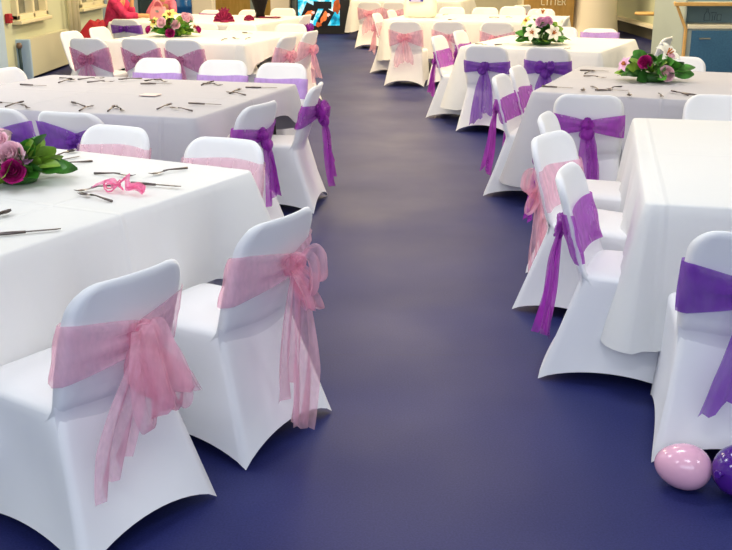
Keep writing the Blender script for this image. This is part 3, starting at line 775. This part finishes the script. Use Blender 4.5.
# ------------------------------------------------------------------ flowers
def leaf_geo(b, p, d, L, w, up, mi, rnd):
    p = Vector(p); d = Vector(d).normalized(); up = Vector(up)
    s = d.cross(up).normalized(); n = s.cross(d).normalized(); rows = []
    bend = rnd.uniform(.15,.5)
    for i in range(7):
        q = i/6; wd = w*(sin(pi*(q*.94+.03))**.8)
        c = p + d*(L*q) - Vector((0,0,1))*(bend*L*q*q*.6)
        rows.append([c - s*wd*.5 + n*wd*.12, c, c + s*wd*.5 + n*wd*.12])
    b.grid(rows, mi)
def rose(p, r, m, parent, rnd):
    """cupped bloom facing outward from the middle of the arrangement"""
    b = MB(); p = Vector(p); ax = Vector((p.x*.8, p.y*1.1-.03, .09)).normalized()
    Q = Vector((0,0,1)).rotation_difference(ax)
    for ring, (cnt, rr, z0_, z1_, fl) in enumerate(((3,.22,-.5,.75,.0),(4,.42,-.6,.72,.08),(5,.66,-.65,.60,.22),(6,.88,-.6,.40,.45),(7,.98,-.5,.15,.75))):
        for k in range(cnt):
            a0 = 2*pi*(k+ring*.41)/cnt; sp = 2*pi/cnt*.72; rows = []
            for i in range(6):
                q = i/5; row = []
                for j in range(7):
                    v = j/3-1; e = 1-.28*abs(v)**3*q
                    R = r*(rr*(.35+.65*sin(min(1,q*1.25)*pi/2)) + .30*fl*q**3)*(1+.05*v)
                    z = r*(z0_+(z1_-z0_)*q*e - .25*fl*q**4)
                    an = a0+sp*v
                    row.append(p+Q@Vector((R*cos(an),R*sin(an),z)))
                rows.append(row)
            b.grid(rows)
    b.build('rose', m, parent)
def lily(p, r, tilt, m, parent):
    b = MB(); p = Vector(p); R = Vector((0,0,1)).rotation_difference(Vector((p.x*.7, p.y*.8-.06, .09)).normalized()).to_matrix()
    for k in range(6):
        a = 2*pi*k/6; d = Vector((cos(a),sin(a),0)); s = Vector((-sin(a),cos(a),0)); rows = []
        for i in range(7):
            q = i/6; w = r*.60*sin(pi*(q*.9+.08))**.8
            c = d*(r*(.1+q*.95)) + Vector((0,0,r*(.75*q-.65*q*q*q)))
            rows.append([p+R@(c-s*w*.5+Vector((0,0,.05*r))), p+R@c, p+R@(c+s*w*.5+Vector((0,0,.05*r)))])
        b.grid(rows)
    o = b.build('lily', m, parent)
    b = MB()
    for k in range(5):
        a = 2*pi*k/5; b.tube([p, p+R@Vector((cos(a)*r*.2,sin(a)*r*.2,r*.55))], [.003,.006], 5)
    b.build('stamen', M['stamen'], o)
def flowers(loc, size, label, blooms, leafm, seed, hl=1.0, wid=1.0):
    rnd = random.Random(seed)
    t = empty('flower_arrangement', (loc[0],loc[1],.759)); tag(t, label, 'flowers', 'table flower arrangements')
    b = MB(); b.lathe([(0,0),(.06*size/.2,0),(.075*size/.2,.03),(.06*size/.2,.06),(0,.065)], (0,0,.001), 18); b.build('dish', M['leaf_dark'], t)
    b = MB()
    for k in range(85):
        a = rnd.random()*2*pi; el = rnd.uniform(-.05,1.2)*hl
        d = Vector((cos(a)*cos(el)*wid, sin(a)*cos(el), sin(el)))
        st = Vector((cos(a)*wid,sin(a),0))*rnd.uniform(.1,.5)*size*cos(el) + Vector((0,0,.04+sin(el)*rnd.uniform(.1,.55)*size))
        L = size*rnd.uniform(.40,.60)
        if el < .25: d.z = abs(d.z)+.12
        leaf_geo(b, st, d, L, L*rnd.uniform(.46,.66), Vector((rnd.uniform(-1,1),rnd.uniform(-1,.6),rnd.uniform(.1,1))), rnd.choices([0,1,2],leafm)[0], rnd)
    b.build('foliage', [M['leaf'],M['leaf_light'],M['leaf_dark']], t)
    for kind, x, y, z, r, c in blooms:
        if kind == 'r': rose((x,y,z), r, M[c], t, rnd)
        else: lily((x,y,z), r, (rnd.uniform(.2,.9), rnd.uniform(-.6,.6)), M[c], t)
    return t
flowers((-1.42,4.02), .23, 'pink and magenta roses in green leaves on the nearest left table', [('r',.005,-.10,.13,.05,'bloom_pink'),('r',.03,-.15,.075,.042,'bloom_magenta'),('r',.05,-.06,.115,.03,'bloom_orchid'),('r',-.06,-.05,.17,.045,'bloom_pink'),('r',-.12,-.1,.1,.05,'bloom_magenta'),('r',-.1,.08,.16,.05,'bloom_pink')], (4,7,1), 11, .8, 1.1)
flowers((-2.17,11.55), .29, 'yellow lilies and pink roses in low greenery on the third left table', [('r',-.10,-.15,.16,.05,'bloom_pink'),('r',.06,-.17,.14,.045,'bloom_pink'),('r',.0,-.19,.05,.045,'bloom_magenta'),('r',-.26,-.10,.08,.04,'bloom_magenta'),('r',.30,-.08,.08,.035,'bloom_magenta'),('r',.16,-.05,.21,.05,'bloom_pink'),('r',-.02,-.05,.17,.04,'bloom_magenta'),('l',-.02,-.02,.22,.09,'bloom_yellow'),('l',-.18,-.08,.15,.07,'bloom_yellow'),('r',.18,.1,.2,.05,'bloom_pink'),('l',.24,-.06,.1,.06,'bloom_white')], (5,6,1), 12, .8, 1.15)
flowers((1.80,10.5), .29, 'white lilies and orchid pink blooms in greenery on the third right table', [('l',-.12,-.16,.12,.085,'bloom_white'),('l',.08,-.18,.12,.085,'bloom_white'),('r',-.03,-.10,.23,.05,'bloom_orchid'),('r',.04,-.10,.24,.045,'bloom_orchid'),('l',.0,.02,.30,.08,'bloom_white'),('l',-.15,.04,.22,.07,'bloom_yellow')], (6,2,4), 13, .8, 1.2)
flowers((2.09,7.38), .275, 'pink rose, dark red rose and white lily in green leaves on the second right table', [('r',.055,-.16,.075,.05,'bloom_pink'),('r',-.09,-.09,.15,.045,'bloom_magenta'),('l',.08,-.02,.19,.10,'bloom_white'),('r',.11,-.05,.18,.03,'bloom_pink'),('l',-.21,-.02,.12,.06,'bloom_orchid'),('r',.0,.1,.14,.04,'bloom_pink')], (6,2,3), 14, .72, 1.25)

# ------------------------------------------------------------------ cutlery
def fork_geo():
    b = MB()
    b.tube([(-.095,0,.004),(-.05,0,.007),(0,0,.012),(.03,0,.010)], [.0055,.0045,.0032,.0045], 8)
    rows = []
    for x, w, z in ((.028,.005,.010),(.04,.018,.007),(.055,.023,.006),(.066,.024,.007)): rows.append([(x,-w/2,z),(x,0,z-.002),(x,w/2,z)])
    b.grid(rows)
    for k in range(4):
        y = -.0095+.0063*k; b.tube([(.065,y,.0065),(.085,y,.006),(.100,y,.010)], [.0019,.0017,.001], 5)
    return b
def spoon_geo():
    b = MB(); b.tube([(-.095,0,.004),(-.05,0,.007),(0,0,.012),(.035,0,.009)], [.0055,.0045,.0032,.0045], 8)
    rows = []
    for i in range(9):
        q = i/8; w = .036*sin(pi*(q*.92+.06))**.7; x = .03+.065*q
        rows.append([(x, w*(j/4-.5), .004+.008*(abs(j-2)/2)**2+.003*abs(2*q-1)) for j in range(5)])
    b.grid(rows); return b
def knife_geo():
    b = MB(); b.tube([(-.115,0,.006),(-.06,0,.006),(-.005,0,.006)], [.006,.0065,.005], 8)
    vs = [(-.01,-.006,.006),(.09,-.008,.006),(.108,-.002,.006),(.108,.005,.006),(-.01,.006,.006)]
    b.add(vs + [(x,y,z+.0018) for x,y,z in vs], [(4,3,2,1,0),(5,6,7,8,9)]+[(i,(i+1)%5,(i+1)%5+5,i+5) for i in range(5)])
    return b
CUT = {}
for nm, g in (('fork',fork_geo),('spoon',spoon_geo),('knife',knife_geo)):
    o = g().build(nm, M['steel']); CUT[nm] = o.data; bpy.data.objects.remove(o)
def lay(table_name, rows, group, z=.759, sc=1.0):
    for kind, x, y, ang, where in rows:
        o = bpy.data.objects.new(kind, CUT[kind]); COL.objects.link(o)
        o.location = (x, y, z); o.rotation_euler = (0, 0, RAD(ang)); o.scale = (sc,)*3
        tag(o, 'steel %s %s on the %s' % (kind, where, table_name), kind, group)
T1, T2, T3, T4 = 'nearest left table', 'second left table', 'second right table', 'third left table'
lay(T1, [('spoon',-1.40,4.58,67,'farthest back beside the leaves'),('knife',-1.37,4.43,56,'just right of the leaves'),('fork',-1.30,4.36,-141,'right of the knife by the leaves'),
 ('fork',-1.06,4.13,-19,'lying behind the pink ribbon'),('fork',-.84,4.20,-133,'nearest the far aisle corner'),('knife',-.84,3.93,-18,'right of the pink ribbon'),
 ('fork',-1.06,3.88,-139,'under the pink ribbon, upper of two crossed'),('fork',-1.03,3.72,142,'under the pink ribbon, lower of two crossed'),('spoon',-1.31,3.41,69,'at the left edge below the flowers'),('knife',-1.13,3.22,19,'near the front edge at left')], 'cutlery on the nearest left table')
lay(T2, [('knife',-2.34,7.11,-21,'alone at the far left'),('spoon',-2.22,7.49,-46,'in the far left crossed pair, upper'),('fork',-2.18,7.36,70,'in the far left crossed pair, lower'),('fork',-2.04,7.50,25,'at the back edge left of centre'),
 ('fork',-1.92,7.31,10,'in front of the back edge, left of centre'),('spoon',-1.74,7.47,-140,'at the back edge near the leftmost lilac chair'),('spoon',-1.56,7.40,-118,'at the back before the leftmost lilac chair'),('knife',-1.49,7.20,5,'in the back row at centre'),
 ('knife',-2.26,6.25,-24,'at the left frame edge of the front row'),('spoon',-2.16,6.18,73,'in the front row above the violet bow'),('fork',-2.07,6.09,-59,'in the front row, second from left edge'),
 ('spoon',-1.77,6.17,132,'in the front row crossing left of the card'),('fork',-1.68,6.02,81,'in the front row left of the stacked pair'),('spoon',-1.52,6.00,89,'of the stacked pair before the pink card, left'),('fork',-1.47,5.99,-67,'of the stacked pair before the pink card, right'),
 ('fork',-1.50,7.38,-53,'in the back row before the middle lilac chair'),('fork',-1.09,7.16,-38,'in the back row right of centre, lower'),('spoon',-1.13,7.22,70,'in the back row right of centre, upper'),('knife',-.72,6.98,-7,'near the far aisle corner'),
 ('fork',-.86,6.68,136,'of the crossed pair by the aisle end, lower'),('spoon',-.88,6.79,74,'of the crossed pair by the aisle end, upper'),('knife',-.99,6.19,-18,'in the front row near the aisle corner'),('spoon',-1.22,6.08,73,'of the front row aisle pair, upper'),('fork',-1.10,5.98,141,'of the front row aisle pair, lower')], 'cutlery on the second left table')
lay(T3, [('fork',1.75,7.93,55,'at the far left, upper of the crossed trio'),('knife',1.81,8.02,-21,'at the far left in the crossed trio'),('fork',1.72,7.62,-45,'at the far left, nearer us'),('knife',1.33,7.00,-29,'alone at the near left'),
 ('spoon',1.48,6.87,-104,'pointing at us behind the purple bow chair'),('fork',1.58,6.95,94,'right of the spoon behind the purple bow chair'),('knife',1.67,6.84,-9,'in the near crossed pair, lower'),('fork',1.72,6.98,-132,'in the near crossed pair, upper'),
 ('spoon',1.73,6.62,-103,'pointing at us before the flowers, left'),('fork',1.93,6.60,-99,'pointing at us before the flowers'),('spoon',2.08,6.69,110,'right of the fork before the flowers'),('knife',2.17,6.60,-50,'before the flowers at right'),('fork',2.22,6.45,57,'nearest the right end of the front edge')], 'cutlery on the second right table')
lay(T4, [('fork',-1.53,11.05,81,'left of three at the aisle end'),('knife',-1.42,11.18,-66,'in the middle at the aisle end'),('fork',-1.29,11.18,82,'nearest the aisle corner'),('knife',-1.38,11.95,-53,'at the far side')], 'cutlery on the third left table')
lay('third right table', [('fork',1.17,10.42,-61,'at the near left'),('knife',1.39,10.43,41,'left of the lilies'),('fork',1.93,9.92,50,'at the near right')], 'cutlery on the third right table')
lay('fourth right table', [('fork',1.20,15.6,64,'right of the white bag'),('knife',1.21,14.45,54,'in front of the white bag'),('spoon',1.85,14.88,-49,'at the middle right'),('fork',2.07,14.94,-73,'rightmost')], 'cutlery on the fourth right table')

# ------------------------------------------------------------------ small things
def add_ribbon():
    b = ribbon([(-.10,-.02,.012),(-.05,.025,.03),(0,-.01,.02),(.03,.02,.05),(.05,-.015,.02),(.09,-.01,.022),(.13,-.03,.012)], [.03,.035,.04,.04,.035,.03,.03], (.2,1,.5), .008, 1.5, 5)
    for k in range(3):
        a = 2.1*k; b2 = [(-.03+.05*cos(a+t*.5)*(.6+.1*k), .01+.05*sin(a+t*.5)*(.7), .012+.018*sin(t*.9)) for t in range(9)]
        b.tube(b2, .003, 5)
    o = b.build('organza_ribbon', M['pinkband']); o.location = (-.97,3.83,.768); o.rotation_euler = (0,0,RAD(-18))
    tag(o, 'crumpled bright pink organza ribbon over two forks on the nearest left table', 'ribbon')
M['pinkband'] = organza('bright pink organza', (.98,.26,.52), .4, .75)
add_ribbon()
b = MB(); b.box((0,0,.004),(.12,.10,.006)); o = bevel(b.build('place_card', M['card']), .002); o.location = (-1.42,6.63,.758); o.rotation_euler = (0,0,RAD(-14)); tag(o, 'small pale pink card on the seam of the second left table', 'card')

def balloon(loc, rot, m, label, r=.105):
    b = MB(); prof = []
    for i in range(21):
        q = i/20; th = pi*q; prof.append((r*sin(th)*(1-.10*cos(th)), r*1.22*-cos(th)))
    b.lathe(prof[::-1], (0,0,0), 32)
    t = b.build('balloon', m); t.location = loc; t.rotation_euler = rot
    k = MB(); k.lathe([(.004,-.012),(.008,-.004),(.006,0),(.013,.016),(.010,.018),(0,.012)], (0,0,r*1.22+.006), 14); k.build('neck', m, t)
    tag(t, label, 'balloon', 'balloons on the floor'); return t
balloon((1.022,2.88,.075), (RAD(90),RAD(12),RAD(62)), M['balloon_pink'], 'pale pink balloon on the floor at the foot of the nearest right chair', .074)
balloon((1.195,2.83,.087), (RAD(80),RAD(10),RAD(-60)), M['balloon_purple'], 'deep purple balloon on the floor at the right edge', .084)

def handbag():
    t = empty('handbag', (-2.90,14.45,.757), RAD(-12)); tag(t, 'pink leather handbag standing on the far left table before the women', 'handbag')
    b = MB(); rows = []
    for z, w, d in ((0,.125,.06),(.02,.13,.065),(.10,.12,.055),(.17,.10,.03),(.18,.095,.02)):
        row = []
        for k in range(24):
            a = 2*pi*k/24; c, s = cos(a), sin(a); row.append((w*math.copysign(abs(c)**.45,c), d*math.copysign(abs(s)**.45,s), z))
        rows.append(row)
    b.grid([[(0,0,0)]*24]+rows+[[(0,0,.18)]*24], 0, True); b.build('body', M['bag'], t)
    b = MB(); b.tube([(.07*cos(pi*k/16), -.03, .15+.11*sin(pi*k/16)) for k in range(17)], .009, 8); b.build('handle', M['bag'], t)
    b = MB(); b.box((0,-.058,.12),(.05,.012,.03)); bevel(b.build('clasp', M['chrome'], t), .003)
handbag()

def white_bag():
    t = empty('carrier_bag', (.79,15.05,.757), RAD(-14)); tag(t, 'bulging white carrier bag with blue print on the fourth right table', 'bag')
    b = MB(); rows = []
    for z, w, d in ((0,.20,.12),(.03,.23,.15),(.12,.235,.155),(.22,.225,.14),(.27,.20,.11),(.34,.19,.07),(.36,.185,.05)):
        row = []
        for k in range(36):
            a = 2*pi*k/36; c, s = cos(a), sin(a); wob = 1+.025*sin(7*a+z*30)
            row.append((w*math.copysign(abs(c)**.5,c)*wob, d*math.copysign(abs(s)**.5,s)*wob, z))
        rows.append(row)
    b.grid([[(0,0,0)]*36]+rows+[[(0,0,.35)]*36], 0, True); b.build('body', M['paper'], t)
    b = MB(); b.box((-.03,-.165,.275),(.20,.006,.10)); p = b.build('printed_panel', M['print_lilac'], t, smooth=False)
    b = MB(); b.box((-.12,-.17,.285),(.03,.006,.10)); b.box((.055,-.17,.26),(.04,.006,.06)); b.box((-.03,-.17,.30),(.14,.006,.015)); b.build('print', M['print_blue'], p, smooth=False)
white_bag()

def fan_bow(loc, rz, label, sc=1.0, spikes=True):
    t = empty('napkin_bow', (loc[0],loc[1],.758), rz); t.scale = (sc,)*3; tag(t, label, 'napkin', 'burgundy napkins on the far left table')
    b = MB(); rows = []
    for i in range(7):
        q = i/6; row = []
        for k in range(41):
            a = pi*k/40; r = .02+.11*q; row.append((r*cos(a)*.95, .03*sin(k*pi/2.5)*q-.02, .004+r*sin(a)*.95))
        rows.append(row)
    b.grid(rows); b.build('fan', M['burgundy'], t)
    if spikes:
        b = MB()
        for a in (-.7,-.25,.2,.6): leaf_geo(b, (0,.01,.08), (sin(a),.1,cos(a)), .11, .035, Vector((0,1,0)), 0, random.Random(3))
        b.build('point', M['burgundy'], t)
    b = MB(); b.lathe([(0,0),(.05,0),(.05,.02),(0,.03)], (0,0,0), 14); b.build('base', M['burgundy'], t)
fan_bow((-1.92,13.95), 0, 'burgundy fan napkin with pointed top on the far left table', 1.15)
fan_bow((-1.62,14.25), .3, 'low burgundy napkin fan right of the pointed one', .62, False)
def vase():
    b = MB(); b.lathe([(0,0),(.055,0),(.07,.01),(.06,.05),(.085,.14),(.115,.24),(.12,.34),(.10,.42),(.085,.44),(.075,.43),(.07,.3),(0,.28)], (0,0,0), 30, 0, .05, 10)
    o = b.build('vase', M['blackhair']); o.location = (-1.54,15.0,.762); tag(o, 'black ribbed tapering vase standing on burgundy cloth on the far left table', 'vase')
    b = MB(); rows = []
    for i in range(9):
        q = i/8; rows.append([(( -.22+.44*q), (j/6-.5)*.22+.02*sin(q*9), .003+.012*abs(sin(q*7+j))*(1 if abs(j-3) > 0 else .1)) for j in range(7)])
    b.grid(rows); o = b.build('table_runner', M['burgundy']); o.location = (-1.45,14.95,.757); o.rotation_euler = (0,0,RAD(-17)); tag(o, 'burgundy cloth lying crumpled under the black vase', 'cloth')
vase()
def coat():
    b = MB(); rows = []
    for i in range(13):
        q = i/12; row = []
        for k in range(24):
            a = 2*pi*k/24; r = (.26-.16*q)*(1+.10*sin(5*a+q*4)); row.append((r*cos(a)+.10*q, r*.7*sin(a), .45+.27*q-.04*sin(3*a)*q))
        rows.append(row)
    rows = [[(0,0,.42)]*24]+rows+[[(.10,0,.72)]*24]
    b.grid(rows, 0, True); o = b.build('coat', M['red']); o.location = (-3.90,14.55,0); tag(o, 'red coat heaped on a seat left of the woman in raspberry', 'coat')
    t = empty('stool', (-3.90,14.55,0)); tag(t, 'dark stool under the heaped red coat', 'stool')
    b = MB(); b.box((0,0,.42),(.42,.36,.04)); bevel(b.build('seat', M['black'], t), .01)
    for sx in (-1,1):
        for sy in (-1,1):
            b = MB(); b.tube([(sx*.16,sy*.13,.41),(sx*.18,sy*.15,0)], .015, 8); b.build('leg', M['black'], t)
coat()

# ------------------------------------------------------------------ people (seated, heads above the frame)
def skin_obj(name, verts, edges, radii, m, parent=None, root=0, sub=2):
    me = bpy.data.meshes.new(name); me.from_pydata(verts, edges, []); me.materials.append(m)
    o = bpy.data.objects.new(name, me); COL.objects.link(o); o.parent = parent
    sk = o.modifiers.new('skin', 'SKIN'); sk.use_smooth_shade = True
    lay_ = me.skin_vertices[0].data if me.skin_vertices else None
    if lay_ is None:
        me.attributes.new  # no-op: layer is created by the modifier
        bm = bmesh.new(); bm.from_mesh(me); bm.verts.layers.skin.verify(); bm.to_mesh(me); bm.free(); lay_ = me.skin_vertices[0].data
    for i, r in enumerate(radii):
        lay_[i].radius = r if isinstance(r, tuple) else (r, r); lay_[i].use_root = (i == root)
    s = o.modifiers.new('sub', 'SUBSURF'); s.levels = sub; s.render_levels = sub
    return o

def person(loc, face, label, top_mat, elbows, hands, lean=.10):
    """seated figure; local +y is forward; elbows/hands local positions (left, right)"""
    t = empty('person', (loc[0],loc[1],0), RAD(face)-pi/2); tag(t, label, 'person')
    P = {}; V = []; E = []; R = []
    def v(n, p, r): P[n] = len(V); V.append(Vector(p)); R.append(r)
    def e(a, c): E.append((P[a], P[c]))
    v('pel',(0,0,.53),(.16,.12)); v('waist',(0,lean*.3,.70),(.135,.10)); v('chest',(0,lean*.8,.90),(.155,.11)); v('neckb',(0,lean*1.1,1.06),(.07,.065)); v('neck',(0,lean*1.3,1.13),.052)
    v('head0',(0,lean*1.5,1.19),(.062,.070)); v('head1',(0,lean*1.5+.005,1.27),(.076,.092)); v('head2',(0,lean*1.5-.005,1.34),(.068,.085))
    for a, c in (('pel','waist'),('waist','chest'),('chest','neckb'),('neckb','neck'),('neck','head0'),('head0','head1'),('head1','head2')): e(a, c)
    for s, sd in ((-1,0),(1,1)):
        n = 'LR'[sd]; el, ha = Vector(elbows[sd]), Vector(hands[sd])
        v('sh'+n,(s*.17,lean*.95,1.00),.058); v('el'+n, el, .042); v('wr'+n, ha, .028)
        d = (ha-el).normalized(); v('pa'+n, ha+d*.055, (.036,.018))
        e('chest','sh'+n); e('sh'+n,'el'+n); e('el'+n,'wr'+n); e('wr'+n,'pa'+n)
        side = d.cross(Vector((0,1,.2))).normalized()
        if side.length < .1: side = Vector((1,0,0))
        for k in range(4):
            off = side*(.024*(1.5-k)/1.5)
            L = (.065,.075,.07,.055)[k]
            v('f%d'%k+n, ha+d*.085+off, .0095); v('g%d'%k+n, ha+d*(.085+L*.55)+off*1.05+Vector((0,.004,-.006)), .0085); v('h%d'%k+n, ha+d*(.085+L)+off*1.05+Vector((0,.006,-.018)), .007)
            e('pa'+n,'f%d'%k+n); e('f%d'%k+n,'g%d'%k+n); e('g%d'%k+n,'h%d'%k+n)
        v('t0'+n, ha+d*.03+side*.038, .011); v('t1'+n, ha+d*.065+side*.055, .009); e('wr'+n,'t0'+n); e('t0'+n,'t1'+n)
        v('hip'+n,(s*.10,.06,.52),.095); v('kn'+n,(s*.12,.44,.50),.062); v('an'+n,(s*.12,.42,.09),.04); v('to'+n,(s*.13,.56,.035),.032)
        e('pel','hip'+n); e('hip'+n,'kn'+n); e('kn'+n,'an'+n); e('an'+n,'to'+n)
    skin_obj('body', V, E, R, M['skin'], t, 0, 2)
    # clothing
    V2 = []; E2 = []; R2 = []
    def a2(p, r): V2.append(Vector(p)); R2.append(r); return len(V2)-1
    i0 = a2((0,0,.52),(.185,.145)); i1 = a2((0,lean*.3,.70),(.165,.13)); i2 = a2((0,lean*.8,.90),(.18,.135)); i3 = a2((0,lean*1.05,1.03),(.10,.09))
    E2 += [(i0,i1),(i1,i2),(i2,i3)]
    for s, sd in ((-1,0),(1,1)):
        el, ha = Vector(elbows[sd]), Vector(hands[sd]); j0 = a2((s*.175,lean*.95,1.0),.082); j1 = a2(el,.070); j2 = a2(el.lerp(ha,.62),.050)
        E2 += [(i2,j0),(j0,j1),(j1,j2)]
    skin_obj('top', V2, E2, R2, top_mat, t, 0, 2)
    V3 = [(0,0,.52)]; E3 = []; R3 = [(.17,.135)]
    for s in (-1,1):
        k = len(V3); V3 += [(s*.10,.06,.52),(s*.12,.44,.50),(s*.12,.42,.12)]; R3 += [.108,.076,.06]; E3 += [(0,k),(k,k+1),(k+1,k+2)]
    skin_obj('trousers', V3, E3, R3, M['trouser'], t, 0, 2)
    # face and hair
    hy = lean*1.5
    for s in (-1,1):
        b = MB(); b.lathe([(0.0001,-.011),(.008,-.008),(.011,0),(.008,.008),(0.0001,.011)], (s*.030,hy+.083,1.27), 12); ey = b.build('eye', M['eye'], t)
        b = MB(); b.lathe([(0.0001,-.005),(.005,0),(0.0001,.005)], (s*.030,hy+.093,1.27), 10); b.build('iris', M['iris'], ey)
        b = MB(); b.lathe([(0.0001,-.028),(.012,-.02),(.016,0),(.012,.02),(0.0001,.028)], (s*.078,hy,1.26), 10); b.build('ear', M['skin'], t)
    b = MB(); b.tube([(0,hy+.085,1.265),(0,hy+.102,1.24),(0,hy+.105,1.23),(0,hy+.088,1.222)], [.007,.011,.013,.009], 8); b.build('nose', M['skin'], t)
    b = MB(); b.tube([(-.024,hy+.078,1.195),(0,hy+.088,1.197),(.024,hy+.078,1.195)], [.003,.007,.003], 8); b.build('mouth', M['lip'], t)
    b = MB(); rows = []
    for i in range(12):
        th = pi*.62*i/11+.02; row = []
        for k in range(24):
            an = 2*pi*k/24; back = max(0, -sin(an)); L = 1+.9*back*(i/11)**2
            front = sin(an) > .2 and i > 5
            rr = (.088 if not front else .080)*(1+.04*sin(9*an))
            row.append((rr*sin(th)*cos(an), hy-.012+rr*1.18*sin(th)*sin(an)*(1 if not front else .55), 1.275+.115*cos(th) - .10*back*(i/11)**2))
        rows.append(row)
    b.grid(rows, 0, True); b.build('hair', M['hair'], t)
    return t
person((-3.72,14.95), -8, 'woman in a raspberry knit seated at the far left table, forearm raised', M['jacket'], ((.02,.34,.79),(.20,.32,.79)), ((.06,.38,1.02),(.10,.62,.80)), .16)
q2 = person((-3.22,16.7), -100, 'person in a pink top seated behind the pink handbag', M['pinktop'], ((-.24,.30,.79),(.26,.26,.80)), ((-.02,.46,.80),(.04,.42,.80)), .14)
q2.scale = (.88,.88,.88)
def plain_seat(loc, label, rz, hh=.42):
    t = empty('stool', (loc[0],loc[1],0), rz); tag(t, label, 'stool')
    b = MB(); b.box((0,0,hh-.02),(.40,.38,.04)); bevel(b.build('seat', M['black'], t), .01)
    for sx in (-1,1):
        for sy in (-1,1):
            b = MB(); b.tube([(sx*.16,sy*.15,hh-.03),(sx*.18,sy*.17,0)], .015, 8); b.build('leg', M['black'], t)
plain_seat((-3.74,14.95), 'dark stool beneath the woman in raspberry', RAD(-8))
plain_seat((-3.22,16.7), 'dark stool beneath the person in the pink top', RAD(-10), .37)

# ------------------------------------------------------------------ light
def area(loc, rot, size, power, col, sy=None):
    l = bpy.data.lights.new('ceiling_and_fill_lamp', 'AREA'); l.energy = power; l.color = col; l.energy = power*.62; l.size = size
    if sy: l.shape = 'RECTANGLE'; l.size_y = sy
    o = bpy.data.objects.new('ceiling_and_fill_lamp', l); COL.objects.link(o); o.location = loc; o.rotation_euler = rot; return o
COOL, WARM = (.90,.94,1.0), (1.0,.79,.47)
for y, p, c in ((1.0,34,COOL),(4.2,46,COOL),(7.4,52,(1,.92,.82)),(10.6,88,(1,.83,.58)),(13.8,112,WARM),(17.0,120,WARM),(20.4,125,WARM)):
    for x in (-2.6,.4,3.4):
        area((x,y,ZC-.06), (0,0,0), 1.2, p, c, .6)
# daylight through the left windows and an unseen cool fill lamp added behind the camera
area((XL+.35,6.5,2.0), (0,RAD(-78),0), 1.6, 80, (.85,.92,1.0), 5.0)
area((-.5,-1.6,2.4), (RAD(68),0,0), 5.0, 115, (.76,.86,1.0), 1.6)

w = bpy.data.worlds.new('world'); S.world = w; w.use_nodes = True
bg = w.node_tree.nodes['Background']; bg.inputs[0].default_value = (.66,.79,1.0,1); bg.inputs[1].default_value = .36

# ------------------------------------------------------------------ camera
cam = bpy.data.cameras.new('camera'); co = bpy.data.objects.new('camera', cam); COL.objects.link(co)
co.location = (0,0,1.65); co.rotation_euler = (RAD(90)-math.atan(322/1000),0,0)
cam.sensor_width = 36; cam.lens = 36*1000/732; cam.clip_end = 100
S.camera = co
S.view_settings.view_transform = 'Standard'; S.view_settings.look = 'None'; S.view_settings.exposure = 0.18; S.view_settings.gamma = 1.0
S.cycles.transparent_max_bounces = 24
